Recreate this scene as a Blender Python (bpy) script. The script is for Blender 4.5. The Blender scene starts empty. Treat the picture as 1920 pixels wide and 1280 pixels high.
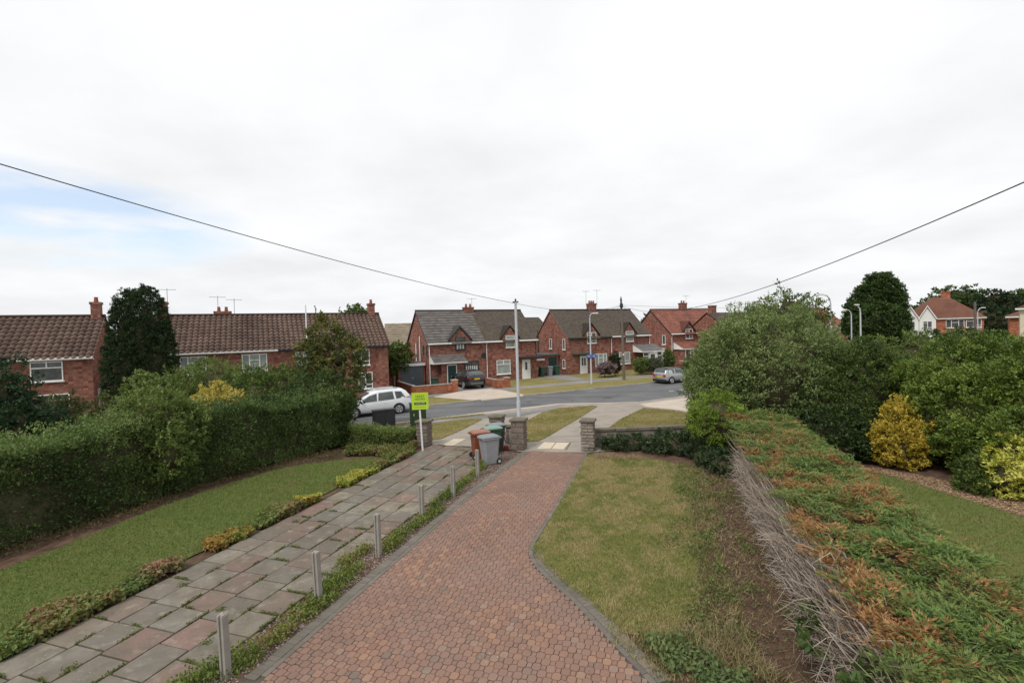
import bpy, bmesh, math, random
import numpy as np
from mathutils import Vector, Matrix

# ---------------------------------------------------------------- camera, sky, sun, exposure
SC = bpy.context.scene
COL = SC.collection
F, CH = 900.0, 4.9
PITCH, ROLL = math.radians(1.27), math.radians(1.7)
fw = np.array([0, math.cos(PITCH), -math.sin(PITCH)])
up0 = np.array([0, math.sin(PITCH), math.cos(PITCH)])
r0 = np.array([1.0, 0, 0])
RT = math.cos(ROLL) * r0 - math.sin(ROLL) * up0
UP = math.sin(ROLL) * r0 + math.cos(ROLL) * up0
CP = np.array([0, 0, CH])
cam = bpy.data.cameras.new('camera')
cam.sensor_width = 36.0
cam.lens = 36.0 * F / 1920.0
cam.clip_start, cam.clip_end = 0.1, 3000
co = bpy.data.objects.new('camera', cam)
COL.objects.link(co)
M = Matrix(((RT[0], UP[0], -fw[0], 0), (RT[1], UP[1], -fw[1], 0), (RT[2], UP[2], -fw[2], CH), (0, 0, 0, 1)))
co.matrix_world = M
SC.camera = co

SUN_EL, SUN_AZ = math.radians(52), math.radians(215)     # azimuth clockwise from +Y
w = bpy.data.worlds.new('World'); SC.world = w; w.use_nodes = True
nt = w.node_tree; nt.nodes.clear()
def wn(t, **k):
    n = nt.nodes.new(t)
    for a, b in k.items(): setattr(n, a, b)
    return n
def wl(a, b): nt.links.new(a, b)
sky = wn('ShaderNodeTexSky', sky_type='NISHITA', sun_disc=False)
sky.sun_elevation = SUN_EL; sky.sun_rotation = SUN_AZ
b1 = wn('ShaderNodeBackground'); b1.inputs['Strength'].default_value = 0.15
wl(sky.outputs[0], b1.inputs['Color'])
tc = wn('ShaderNodeTexCoord')
sep = wn('ShaderNodeSeparateXYZ'); wl(tc.outputs['Generated'], sep.inputs[0])
# flattened cloud coordinates: direction / (height + k)
def wmath(op, a, b=None, c=None, clamp=False):
    n = wn('ShaderNodeMath', operation=op, use_clamp=clamp)
    for i, v in enumerate((a, b, c)):
        if v is None: continue
        if isinstance(v, (int, float)): n.inputs[i].default_value = v
        else: wl(v, n.inputs[i])
    return n.outputs[0]
zc = wmath('MAXIMUM', sep.outputs[2], 0.0)
den = wmath('ADD', zc, 0.16)
cx = wmath('DIVIDE', sep.outputs[0], den); cy = wmath('DIVIDE', sep.outputs[1], den)
comb = wn('ShaderNodeCombineXYZ'); wl(cx, comb.inputs[0]); wl(cy, comb.inputs[1]); comb.inputs[2].default_value = 3.3
nz = wn('ShaderNodeTexNoise'); nz.inputs['Scale'].default_value = 1.15; nz.inputs['Detail'].default_value = 7; nz.inputs['Roughness'].default_value = 0.55
wl(comb.outputs[0], nz.inputs['Vector'])
nz2 = wn('ShaderNodeTexNoise'); nz2.inputs['Scale'].default_value = 0.45; nz2.inputs['Detail'].default_value = 4
wl(comb.outputs[0], nz2.inputs['Vector'])
# cloud brightness: overcast, a little brighter overhead, soft mottling
mr = wn('ShaderNodeMapRange'); wl(nz.outputs[0], mr.inputs[0])
for i, v in ((1, 0.3), (2, 0.7), (3, 0.90), (4, 1.07)): mr.inputs[i].default_value = v
el = wmath('MULTIPLY_ADD', zc, 0.09, 0.668)
br = wmath('MULTIPLY', mr.outputs[0], el)
cc = wn('ShaderNodeMixRGB', blend_type='MULTIPLY'); cc.inputs[0].default_value = 1
cc.inputs[1].default_value = (0.985, 1.0, 1.015, 1)
wl(br, cc.inputs[2])
b2 = wn('ShaderNodeBackground'); b2.inputs['Strength'].default_value = 1.0
wl(cc.outputs[0], b2.inputs['Color'])
# a thin place in the cloud, low on the left
gx = wmath('ADD', sep.outputs[0], 0.74); gy = wmath('ADD', sep.outputs[2], -0.185)
gd = wmath('ADD', wmath('MULTIPLY', wmath('POWER', wmath('DIVIDE', gx, 0.30), 2.0), 1.0), wmath('POWER', wmath('DIVIDE', gy, 0.085), 2.0))
gap = wmath('MULTIPLY', wmath('SUBTRACT', 1.0, gd, clamp=True), 1.5, clamp=True)
front = wmath('GREATER_THAN', sep.outputs[1], 0.0)
gap = wmath('MULTIPLY', gap, front)
st = wn('ShaderNodeTexNoise'); st.inputs['Scale'].default_value = 5.0; st.inputs['Detail'].default_value = 6
sm = wn('ShaderNodeMapping'); sm.inputs['Scale'].default_value = (1.0, 1.0, 4.5); wl(tc.outputs['Generated'], sm.inputs[0]); wl(sm.outputs[0], st.inputs['Vector'])
stm = wn('ShaderNodeMapRange'); wl(st.outputs[0], stm.inputs[0])
for i, v in ((1, 0.46), (2, 0.66), (3, 1.0), (4, 0.05)): stm.inputs[i].default_value = v
gap = wmath('MULTIPLY', wmath('MULTIPLY', gap, stm.outputs[0]), 0.62)
mx = wn('ShaderNodeMixShader'); wl(gap, mx.inputs[0]); wl(b2.outputs[0], mx.inputs[1]); wl(b1.outputs[0], mx.inputs[2])
wo = wn('ShaderNodeOutputWorld'); wl(mx.outputs[0], wo.inputs[0])

sl = bpy.data.lights.new('sun', 'SUN'); sl.energy = 1.5; sl.angle = math.radians(15); sl.color = (1.0, 0.96, 0.9)
so = bpy.data.objects.new('sun', sl); COL.objects.link(so)
sd = Vector((math.sin(SUN_AZ) * math.cos(SUN_EL), math.cos(SUN_AZ) * math.cos(SUN_EL), math.sin(SUN_EL)))
so.rotation_euler = sd.to_track_quat('Z', 'Y').to_euler()
so.location = (0, 0, 60)
vs = SC.view_settings
vs.view_transform = 'Standard'; vs.look = 'None'; vs.exposure = 0.5; vs.gamma = 1.0
try: vs.use_curve_mapping = False
except Exception: pass

# ---------------------------------------------------------------- coordinates
def S_(x, y): return -0.469 * x + 0.883 * y
def GZ(x, y):                                   # lie of the land: falls gently to the road
    s = S_(x, y)
    return -0.25 * min(1.0, max(0.0, (s - 20.0) / 7.0))
def D(u, v, z=None):                            # drive-aligned metres
    x, y = 0.952 * u + 0.305 * v, -0.305 * u + 0.952 * v
    return (x, y) if z is None else (x, y, z)
def RC(r, s, z=None):                           # road-aligned metres
    x, y = 0.883 * r - 0.469 * s, 0.469 * r + 0.883 * s
    return (x, y) if z is None else (x, y, z)
def ray(px, py): return fw + RT * (px - 960) / F - UP * (py - 640) / F
def G(px, py, z=0.0):                           # survey point on a level
    d = ray(px, py); p = CP + d * ((z - CH) / d[2]); return (p[0], p[1])
def AT(px, py, Y):
    d = ray(px, py); p = CP + d * (Y / d[1]); return (p[0], p[1], p[2])
A_D = math.atan2(-0.305, 0.952)                 # rotation of drive frame
A_R = math.atan2(0.469, 0.883)                  # rotation of road frame
rng = np.random.default_rng(7)
random.seed(5)

# ---------------------------------------------------------------- helpers
def newobj(name, me, parent=None):
    o = bpy.data.objects.new(name, me); COL.objects.link(o)
    if parent is not None: o.parent = parent
    return o
def tag(o, label=None, cat=None, group=None, kind=None):
    if label: o['label'] = label
    if cat: o['category'] = cat
    if group: o['group'] = group
    if kind: o['kind'] = kind
    return o
def thing(name, label, cat, loc=(0, 0, 0), rz=0.0, group=None):
    o = newobj(name, None); o.location = loc; o.rotation_euler = (0, 0, rz); o.empty_display_size = 0.2
    return tag(o, label, cat, group)

class MB:
    def __init__(s): s.v = []; s.f = []; s.m = []
    def add(s, vs, fs, m=0):
        k = len(s.v); s.v += [tuple(p) for p in vs]
        for f in fs: s.f.append(tuple(i + k for i in f)); s.m.append(m)
        return s
    def box(s, x0, x1, y0, y1, z0, z1, m=0, rz=0.0, c=None, top=1.0):
        vs = [(x0, y0, z0), (x1, y0, z0), (x1, y1, z0), (x0, y1, z0), (x0, y0, z1), (x1, y0, z1), (x1, y1, z1), (x0, y1, z1)]
        mx_, my_ = (x0 + x1) / 2, (y0 + y1) / 2
        if top != 1.0: vs = vs[:4] + [(mx_ + (x - mx_) * top, my_ + (y - my_) * top, z) for x, y, z in vs[4:]]
        if rz:
            c = c or (mx_, my_); cs, sn = math.cos(rz), math.sin(rz)
            vs = [(c[0] + (x - c[0]) * cs - (y - c[1]) * sn, c[1] + (x - c[0]) * sn + (y - c[1]) * cs, z) for x, y, z in vs]
        return s.add(vs, [(3, 2, 1, 0), (4, 5, 6, 7), (0, 1, 5, 4), (1, 2, 6, 5), (2, 3, 7, 6), (3, 0, 4, 7)], m)
    def prism(s, poly, z0, z1, m=0):
        n = len(poly)
        vs = [(p[0], p[1], z0) for p in poly] + [(p[0], p[1], z1) for p in poly]
        fs = [tuple(range(n - 1, -1, -1)), tuple(range(n, 2 * n))] + [(i, (i + 1) % n, n + (i + 1) % n, n + i) for i in range(n)]
        return s.add(vs, fs, m)
    def xprism(s, prof, x0, x1, m=0):            # profile in (y,z) extruded along x
        n = len(prof)
        vs = [(x0, p[0], p[1]) for p in prof] + [(x1, p[0], p[1]) for p in prof]
        fs = [tuple(range(n - 1, -1, -1)), tuple(range(n, 2 * n))] + [(i, (i + 1) % n, n + (i + 1) % n, n + i) for i in range(n)]
        return s.add(vs, fs, m)
    def yprism(s, prof, y0, y1, m=0):            # profile in (x,z) extruded along y
        n = len(prof)
        vs = [(p[0], y0, p[1]) for p in prof] + [(p[0], y1, p[1]) for p in prof]
        fs = [tuple(range(n)), tuple(range(2 * n - 1, n - 1, -1))] + [(n + i, n + (i + 1) % n, (i + 1) % n, i) for i in range(n)]
        return s.add(vs, fs, m)
    def tube(s, pts, r, n=6, m=0, cap=True):
        P = [Vector(p) for p in pts]
        R = r if isinstance(r, (list, tuple)) else [r] * len(P)
        rings = []; k = len(s.v)
        ref = Vector((0.13, 0.27, 0.95))
        for i, p in enumerate(P):
            t = (P[min(i + 1, len(P) - 1)] - P[max(i - 1, 0)])
            t = t.normalized() if t.length > 1e-9 else Vector((0, 0, 1))
            rf = ref if abs(t.dot(ref)) < 0.95 else Vector((1, 0, 0))
            a = t.cross(rf).normalized(); b = t.cross(a)
            for j in range(n):
                th = 2 * math.pi * j / n
                q = p + (a * math.cos(th) + b * math.sin(th)) * R[i]
                s.v.append(tuple(q))
        for i in range(len(P) - 1):
            for j in range(n):
                s.f.append((k + i * n + j, k + i * n + (j + 1) % n, k + (i + 1) * n + (j + 1) % n, k + (i + 1) * n + j)); s.m.append(m)
        if cap:
            s.f.append(tuple(k + j for j in range(n - 1, -1, -1))); s.m.append(m)
            e = k + (len(P) - 1) * n
            s.f.append(tuple(e + j for j in range(n))); s.m.append(m)
        return s
    def build(s, name, mats, parent=None, smooth=False, bevel=0.0):
        me = bpy.data.meshes.new(name)
        me.from_pydata(s.v, [], s.f)
        for m_ in (mats if isinstance(mats, (list, tuple)) else [mats]): me.materials.append(m_)
        if any(s.m): me.polygons.foreach_set('material_index', s.m)
        bm = bmesh.new(); bm.from_mesh(me)
        bmesh.ops.recalc_face_normals(bm, faces=bm.faces)
        if bevel:
            bmesh.ops.bevel(bm, geom=list(bm.edges), offset=bevel, segments=1, affect='EDGES', clamp_overlap=True)
        bm.to_mesh(me); bm.free()
        if smooth: me.shade_smooth()
        return newobj(name, me, parent)

def np_mesh(name, V, nper, mat, cols=None, parent=None, quads=None):
    """V (n*nper,3) separate polygons of nper corners."""
    n = len(V) // nper
    me = bpy.data.meshes.new(name)
    me.vertices.add(len(V)); me.vertices.foreach_set('co', np.ascontiguousarray(V, dtype=np.float32).ravel())
    me.loops.add(n * nper); me.loops.foreach_set('vertex_index', np.arange(n * nper, dtype=np.int32))
    me.polygons.add(n)
    me.polygons.foreach_set('loop_start', np.arange(0, n * nper, nper, dtype=np.int32))
    me.polygons.foreach_set('loop_total', np.full(n, nper, dtype=np.int32))
    me.update(calc_edges=True)
    if cols is not None:
        a = me.attributes.new('col', 'FLOAT_COLOR', 'FACE')
        c4 = np.ones((n, 4), dtype=np.float32); c4[:, :3] = cols
        a.data.foreach_set('color', c4.ravel())
    me.materials.append(mat)
    return newobj(name, me, parent)

def vnoise(P, freq, seed=0):
    P = np.asarray(P, float) * freq + 100.0 + seed * 17.31
    I = np.floor(P).astype(np.int64); fr = P - I; fr = fr * fr * (3 - 2 * fr)
    def h(ix, iy, iz):
        n = (ix * 374761393 + iy * 668265263 + iz * 2147483647 + seed * 144665) & 0xFFFFFFFF
        n = ((n ^ (n >> 13)) * 1274126177) & 0xFFFFFFFF
        return ((n ^ (n >> 16)) & 0xFFFF) / 65535.0
    r = 0
    for dx in (0, 1):
        for dy in (0, 1):
            for dz in (0, 1):
                wgt = (fr[:, 0] if dx else 1 - fr[:, 0]) * (fr[:, 1] if dy else 1 - fr[:, 1]) * (fr[:, 2] if dz else 1 - fr[:, 2])
                r = r + wgt * h(I[:, 0] + dx, I[:, 1] + dy, I[:, 2] + dz)
    return r
def fbm(P, freq, seed=0, o=3):
    return sum(vnoise(P, freq * 2 ** i, seed + i) * 0.5 ** i for i in range(o)) / sum(0.5 ** i for i in range(o))
def unit(v): return v / np.maximum(np.linalg.norm(v, axis=1, keepdims=True), 1e-9)
def inpoly(P, poly):
    x, y = P[:, 0], P[:, 1]; r = np.zeros(len(P), bool); n = len(poly)
    for i in range(n):
        x1, y1 = poly[i][:2]; x2, y2 = poly[(i + 1) % n][:2]
        if y1 == y2: continue
        c = ((y1 > y) != (y2 > y)) & (x < (x2 - x1) * (y - y1) / (y2 - y1) + x1)
        r ^= c
    return r
def scatter(poly, n):
    A = np.array([p[:2] for p in poly]); lo, hi = A.min(0), A.max(0)
    out = []
    tot = 0
    while tot < n:
        P = lo + rng.random((n, 2)) * (hi - lo); P = P[inpoly(P, poly)]
        if not len(P): break
        out.append(P); tot += len(P)
    return np.concatenate(out)[:n]
def GZa(P):
    s = -0.469 * P[:, 0] + 0.883 * P[:, 1]
    return -0.25 * np.clip((s - 20) / 7.0, 0, 1)

# ---------------------------------------------------------------- materials
MATS = {}
class NT:
    def __init__(s, name):
        s.m = bpy.data.materials.new(name); s.m.use_nodes = True; s.t = s.m.node_tree
        s.b = s.t.nodes['Principled BSDF']; s.out = s.t.nodes['Material Output']
    def n(s, t, **k):
        x = s.t.nodes.new(t)
        for a, b in k.items(): setattr(x, a, b)
        return x
    def l(s, a, b): s.t.links.new(a, b)
    def coord(s, kind='Object'): return s.n('ShaderNodeTexCoord').outputs[kind]
    def noise(s, vec, scale, detail=4, rough=0.55):
        x = s.n('ShaderNodeTexNoise'); x.inputs['Scale'].default_value = scale; x.inputs['Detail'].default_value = detail; x.inputs['Roughness'].default_value = rough
        if vec is not None: s.l(vec, x.inputs['Vector'])
        return x.outputs[0]
    def ramp(s, fac, stops):
        x = s.n('ShaderNodeValToRGB'); e = x.color_ramp.elements
        while len(e) < len(stops): e.new(0.5)
        for k, (p, c) in enumerate(stops): e[k].position = p; e[k].color = (*c, 1)
        s.l(fac, x.inputs[0]); return x.outputs[0]
    def mix(s, a, b, f, mode='MIX'):
        x = s.n('ShaderNodeMixRGB', blend_type=mode)
        for i, v in ((0, f), (1, a), (2, b)):
            if isinstance(v, (int, float)): x.inputs[i].default_value = v
            elif isinstance(v, tuple): x.inputs[i].default_value = (*v, 1)
            else: s.l(v, x.inputs[i])
        return x.outputs[0]
    def math(s, op, a, b=0.0, clamp=False):
        x = s.n('ShaderNodeMath', operation=op, use_clamp=clamp)
        for i, v in enumerate((a, b)):
            if isinstance(v, (int, float)): x.inputs[i].default_value = v
            else: s.l(v, x.inputs[i])
        return x.outputs[0]
    def mr(s, v, a, b, c, d):
        x = s.n('ShaderNodeMapRange'); s.l(v, x.inputs[0])
        for i, q in enumerate((a, b, c, d)): x.inputs[i + 1].default_value = q
        return x.outputs[0]
    def bump(s, h, strength=0.3, dist=0.02):
        x = s.n('ShaderNodeBump'); x.inputs['Strength'].default_value = strength; x.inputs['Distance'].default_value = dist
        s.l(h, x.inputs['Height']); s.l(x.outputs[0], s.b.inputs['Normal'])
    def col(s, c):
        if isinstance(c, tuple): s.b.inputs['Base Color'].default_value = (*c, 1)
        else: s.l(c, s.b.inputs['Base Color'])
    def rough(s, r, spec=None):
        if isinstance(r, (int, float)): s.b.inputs['Roughness'].default_value = r
        else: s.l(r, s.b.inputs['Roughness'])
        if spec is not None: s.b.inputs['Specular IOR Level'].default_value = spec

def pm(name, c1, c2=None, scale=6.0, rough=0.8, bump=0.0, bscale=None, spec=0.3, metal=0.0, c3=None, big=None):
    if name in MATS: return MATS[name]
    t = NT(name); v = t.coord()
    if c2 is None: c2 = tuple(x * 0.82 for x in c1)
    n = t.noise(v, scale, 6)
    c = t.ramp(n, [(0.32, c1), (0.68, c2)])
    if c3 is not None:
        n2 = t.noise(v, big or scale * 0.23, 4); c = t.mix(c, c3, t.mr(n2, 0.52, 0.66, 0, 0.8))
    t.col(c); t.rough(rough, spec); t.b.inputs['Metallic'].default_value = metal
    if bump: t.bump(t.noise(v, bscale or scale * 4, 6), bump, 0.02)
    MATS[name] = t.m; return t.m
def leafmat(name, trans=0.3, rough=0.55, spec=0.25):
    t = NT(name); a = t.n('ShaderNodeAttribute', attribute_name='col')
    t.col(a.outputs[0]); t.rough(rough, spec)
    tr = t.n('ShaderNodeBsdfTranslucent'); t.l(t.mix(a.outputs[0], (1.0, 1.0, 0.55), 0.6, 'MULTIPLY'), tr.inputs[0])
    ms = t.n('ShaderNodeMixShader'); ms.inputs[0].default_value = trans
    t.l(t.b.outputs[0], ms.inputs[1]); t.l(tr.outputs[0], ms.inputs[2]); t.l(ms.outputs[0], t.out.inputs[0])
    return t.m
LEAF = leafmat('leaf'); GLOSSLEAF = leafmat('glossy_leaf', 0.22, 0.48, 0.3); DRY = leafmat('dry_plant', 0.1, 0.9, 0.1)

def wallvec(t):                                  # (along wall, height) in object space
    tcn = t.n('ShaderNodeTexCoord'); sp = t.n('ShaderNodeSeparateXYZ'); t.l(tcn.outputs['Object'], sp.inputs[0])
    ns = t.n('ShaderNodeSeparateXYZ'); t.l(tcn.outputs['Normal'], ns.inputs[0])
    side = t.math('GREATER_THAN', t.math('ABSOLUTE', ns.outputs[0]), 0.7)
    mxx = t.n('ShaderNodeMix'); t.l(side, mxx.inputs[0]); t.l(sp.outputs[0], mxx.inputs[2]); t.l(sp.outputs[1], mxx.inputs[3])
    cb = t.n('ShaderNodeCombineXYZ'); t.l(mxx.outputs[0], cb.inputs[0]); t.l(sp.outputs[2], cb.inputs[1])
    return cb.outputs[0], tcn.outputs['Object']
def brickmat(name, ca, cb, mortar, tint=(0.2, 0.07, 0.04), bw=0.225, bh=0.075):
    t = NT(name); v, ob = wallvec(t)
    b = t.n('ShaderNodeTexBrick'); t.l(v, b.inputs['Vector'])
    b.inputs['Color1'].default_value = (*ca, 1); b.inputs['Color2'].default_value = (*cb, 1); b.inputs['Mortar'].default_value = (*mortar, 1)
    b.inputs['Scale'].default_value = 1.0; b.inputs['Mortar Size'].default_value = 0.007; b.inputs['Brick Width'].default_value = bw; b.inputs['Row Height'].default_value = bh
    b.inputs['Bias'].default_value = -0.1
    n = t.noise(ob, 3.0, 6); n2 = t.noise(ob, 0.8, 3); n3 = t.noise(ob, 12.0, 3)
    cell = t.n('ShaderNodeTexWhiteNoise'); cell.noise_dimensions = '2D'
    sc = t.n('ShaderNodeVectorMath', operation='DIVIDE'); t.l(v, sc.inputs[0]); sc.inputs[1].default_value = (0.235, 0.15, 1)
    fl = t.n('ShaderNodeVectorMath', operation='FLOOR'); t.l(sc.outputs[0], fl.inputs[0]); t.l(fl.outputs[0], cell.inputs['Vector'])
    c = t.mix(b.outputs[0], tint, t.mr(cell.outputs[0], 0.5, 0.95, 0, 0.7))
    c = t.mix(c, tuple(min(1, x * 1.5 + .03) for x in cb), t.mr(cell.outputs[0], 0.0, 0.3, 0.7, 0))
    c = t.mix(c, tint, t.mr(n3, 0.48, 0.62, 0, 0.5))
    c = t.mix(c, tuple(x * 0.6 for x in ca), t.mr(n, 0.5, 0.7, 0, 0.6))
    c = t.mix(c, (0.27, 0.16, 0.12), t.mr(n2, 0.45, 0.7, 0, 0.4))
    t.col(c); t.rough(0.9, 0.2); t.bump(b.outputs[1], -0.5, 0.01)
    MATS[name] = t.m; return t.m
BRICK = brickmat('red_brick', (0.225, 0.075, 0.05), (0.275, 0.108, 0.074), (0.25, 0.19, 0.16), (0.105, 0.04, 0.032))
BRICK2 = brickmat('rustic_brick', (0.215, 0.068, 0.046), (0.265, 0.1, 0.07), (0.27, 0.2, 0.17), (0.1, 0.038, 0.03))
BRICKO = brickmat('orange_brick', (0.33, 0.095, 0.045), (0.38, 0.13, 0.065), (0.28, 0.17, 0.12), (0.27, 0.07, 0.035))
WHITE = pm('white_upvc', (0.78, 0.78, 0.77), (0.7, 0.7, 0.68), 3, 0.4)
CREAM = pm('cream_render', (0.62, 0.57, 0.44), (0.56, 0.5, 0.38), 2, 0.85)
WRENDER = pm('white_render', (0.74, 0.74, 0.72), (0.66, 0.66, 0.63), 1.5, 0.85)
DKFRAME = pm('dark_frame', (0.035, 0.04, 0.045), None, 3, 0.5)
GREY_PAINT = pm('galvanised_grey', (0.5, 0.52, 0.55), (0.43, 0.45, 0.48), 4, 0.5, spec=0.5)
BLACK = pm('black_plastic', (0.018, 0.018, 0.02), (0.028, 0.028, 0.03), 8, 0.55)
RUBBER = pm('tyre_rubber', (0.02, 0.02, 0.021), (0.03, 0.03, 0.03), 12, 0.85)
SOIL = pm('soil', (0.085, 0.05, 0.036), (0.14, 0.09, 0.062), 5, 0.95, 0.8, 25, 0.1, c3=(0.055, 0.036, 0.028), big=1.3)
WOOD = pm('weathered_wood', (0.17, 0.14, 0.115), (0.11, 0.09, 0.075), 9, 0.9, 0.4)
BARK = pm('bark', (0.12, 0.09, 0.07), (0.07, 0.055, 0.045), 8, 0.95, 0.6)
def glassmat(name, c, c2):
    t = NT(name); v = t.coord(); n = t.noise(v, 1.6, 3)
    t.col(t.ramp(n, [(0.35, c), (0.65, c2)])); t.rough(0.06, 0.6); MATS[name] = t.m; return t.m
GLASS = glassmat('window_glass', (0.03, 0.035, 0.038), (0.1, 0.11, 0.115))
GLASSB = glassmat('window_glass_net', (0.22, 0.25, 0.24), (0.34, 0.38, 0.36))
CARGLASS = glassmat('car_glass', (0.035, 0.045, 0.043), (0.1, 0.12, 0.115))
# ---------------------------------------------------------------- ground, road, pavements
def GP(px, py):
    z = -0.1
    for _ in range(6):
        x, y = G(px, py, z); z = GZ(x, y)
    return (x, y)
def sheet(name, poly, mat, off=0.0, kind='structure', level=None, label=None, cat=None, parent=None):
    bm = bmesh.new()
    vs = [bm.verts.new((p[0], p[1], 0)) for p in poly]
    f = bm.faces.new(vs)
    if f.normal.z < 0 or sum((poly[i][0] * poly[(i + 1) % len(poly)][1] - poly[(i + 1) % len(poly)][0] * poly[i][1]) for i in range(len(poly))) < 0:
        bmesh.ops.reverse_faces(bm, faces=[f])
    bmesh.ops.triangulate(bm, faces=list(bm.faces))
    if level is None:
        for s in (20.0, 27.0):
            bmesh.ops.bisect_plane(bm, geom=list(bm.verts) + list(bm.edges) + list(bm.faces), plane_co=(-0.469 * s, 0.883 * s, 0), plane_no=(-0.469, 0.883, 0))
    for q in bm.verts: q.co.z = (GZ(q.co.x, q.co.y) if level is None else level) + off
    me = bpy.data.meshes.new(name); bm.to_mesh(me); bm.free(); me.materials.append(mat)
    o = newobj(name, me, parent)
    if kind: o['kind'] = kind
    tag(o, label, cat)
    return o
def wiggle(poly, amp=.12, step=.45):
    out = []
    for i in range(len(poly)):
        a, b = np.array(poly[i]), np.array(poly[(i + 1) % len(poly)]); n = max(1, int(np.linalg.norm(b - a) / step))
        for k in range(n):
            p = a + (b - a) * k / n; q = p * 2.3
            out.append(tuple(p + amp * np.array([math.sin(q[0] * 1.7 + q[1] * 2.9) * .6 + random.uniform(-.5, .5), math.cos(q[1] * 1.3 - q[0] * 2.1) * .6 + random.uniform(-.5, .5)])))
    return out
def grassmat(name, g1, g2, straw, k=0.55):
    t = NT(name); v = t.coord()
    a = t.noise(v, 0.55, 5, 0.6); b = t.noise(v, 9.0, 5, 0.7); c = t.noise(v, 60.0, 3, 0.7)
    col = t.ramp(b, [(0.35, g1), (0.65, g2)])
    col = t.mix(col, straw, t.mr(a, 0.42, 0.62, 0.1, k + 0.25))
    col = t.mix(col, straw, t.mr(b, 0.5, 0.7, 0.0, 0.5))
    col = t.mix(col, (0.03, 0.035, 0.012), t.mr(c, 0.3, 0.5, 0.55, 0.0))
    t.col(col); t.rough(0.95, 0.1); t.bump(c, 0.8, 0.03); return t.m
DRYGRASS = grassmat('dry_lawn', (0.15, 0.165, 0.048), (0.21, 0.2, 0.07), (0.3, 0.24, 0.112))
GREENGRASS = grassmat('green_lawn', (0.09, 0.13, 0.034), (0.135, 0.165, 0.046), (0.17, 0.15, 0.06), 0.25)
VERGE = grassmat('verge_grass', (0.16, 0.155, 0.05), (0.21, 0.19, 0.065), (0.28, 0.215, 0.095))
FIELD = grassmat('far_ground', (0.09, 0.11, 0.035), (0.13, 0.13, 0.045), (0.16, 0.13, 0.06))

def asphalt(name, c1, c2, patch=True):
    t = NT(name); v = t.coord(); n = t.noise(v, 90, 4, 0.7); b = t.noise(v, 0.35, 5, 0.6)
    mp = t.n('ShaderNodeMapping'); mp.inputs['Rotation'].default_value = (0, 0, -A_R); mp.inputs['Scale'].default_value = (0.09, 1.3, 1); t.l(v, mp.inputs[0])
    s = t.noise(mp.outputs[0], 1.0, 4)
    c = t.ramp(n, [(0.3, c1), (0.7, c2)])
    c = t.mix(c, tuple(x * 0.62 for x in c1), t.mr(s, 0.5, 0.62, 0, 0.6))
    c = t.mix(c, tuple(x * 1.25 for x in c2), t.mr(b, 0.5, 0.65, 0, 0.5))
    vo = t.n('ShaderNodeTexVoronoi'); vo.feature = 'DISTANCE_TO_EDGE'; vo.inputs['Scale'].default_value = 0.22
    wp = t.n('ShaderNodeVectorMath', operation='ADD'); t.l(v, wp.inputs[0]); nn = t.n('ShaderNodeTexNoise'); nn.inputs['Scale'].default_value = 1.2; t.l(v, nn.inputs['Vector']); t.l(nn.outputs[1], wp.inputs[1])
    t.l(wp.outputs[0], vo.inputs['Vector'])
    c = t.mix(c, (0.03, 0.03, 0.032), t.mr(vo.outputs[0], 0.0, 0.006, 0.7, 0.0))
    t.col(c); t.rough(0.9, 0.25); t.bump(n, 0.4, 0.01); return t.m
ASPH = asphalt('road_asphalt', (0.108, 0.109, 0.112), (0.15, 0.151, 0.154))
TARMAC = asphalt('footway_tarmac', (0.2, 0.19, 0.18), (0.255, 0.245, 0.23))
def concmat(name, c1, c2, stain, k=0.6):
    t = NT(name); v = t.coord(); n = t.noise(v, 40, 5, 0.7); b = t.noise(v, 1.1, 6, 0.6)
    c = t.ramp(n, [(0.3, c1), (0.7, c2)]); c = t.mix(c, stain, t.mr(b, 0.45, 0.68, 0, k))
    t.col(c); t.rough(0.9, 0.2); t.bump(n, 0.3, 0.01); return t.m
CONC = concmat('drive_concrete', (0.27, 0.235, 0.2), (0.34, 0.3, 0.255), (0.2, 0.175, 0.145))
PALEC = concmat('pale_concrete', (0.45, 0.38, 0.315), (0.52, 0.45, 0.375), (0.37, 0.31, 0.255))
KERB = concmat('kerb_concrete', (0.34, 0.31, 0.27), (0.41, 0.38, 0.33), (0.2, 0.18, 0.15))

sheet('ground', [(-900, -60), (900, -60), (900, 1500), (-900, 1500)], FIELD, -0.14)
# road: far kerb straight, near side opening out to the right
road_near = [RC(-60, 27.9), RC(5, 27.85), RC(12, 28.0), RC(18.4, 27.95), RC(20, 27.0), RC(20.9, 26.1), RC(22.7, 24.75), RC(25.6, 24.9), RC(70, 24.5)]
sheet('road', road_near + [RC(70, 33.3), RC(-60, 33.3)], ASPH, 0, level=-0.335)
far_kerb = MB()
r = -40.0
while r < 66:
    if not (14.0 < r < 18.2):
        p = [RC(r + 0.008, 33.3), RC(r + 0.907, 33.3), RC(r + 0.907, 33.43), RC(r + 0.008, 33.43)]
        far_kerb.prism(p, -0.45, -0.24 + random.uniform(-0.004, 0.004))
    r += 0.915
far_kerb.build('kerb', KERB)['kind'] = 'structure'
mk = MB()                                        # worn white markings across the mouth of the side road
for (a, b) in (((1254, 733), (1263.5, 732.3)), ((1272, 730.7), (1280, 730))):
    x0, y0 = G(*a, -0.33); x1, y1 = G(*b, -0.33)
    d = Vector((x1 - x0, y1 - y0, 0)).normalized(); n_ = Vector((-d.y, d.x, 0)) * 0.09
    mk.add([(x0 - n_.x, y0 - n_.y, -0.3305), (x1 - n_.x, y1 - n_.y, -0.3305), (x1 + n_.x, y1 + n_.y, -0.3305), (x0 + n_.x, y0 + n_.y, -0.3305)], [(0, 1, 2, 3)])
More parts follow.
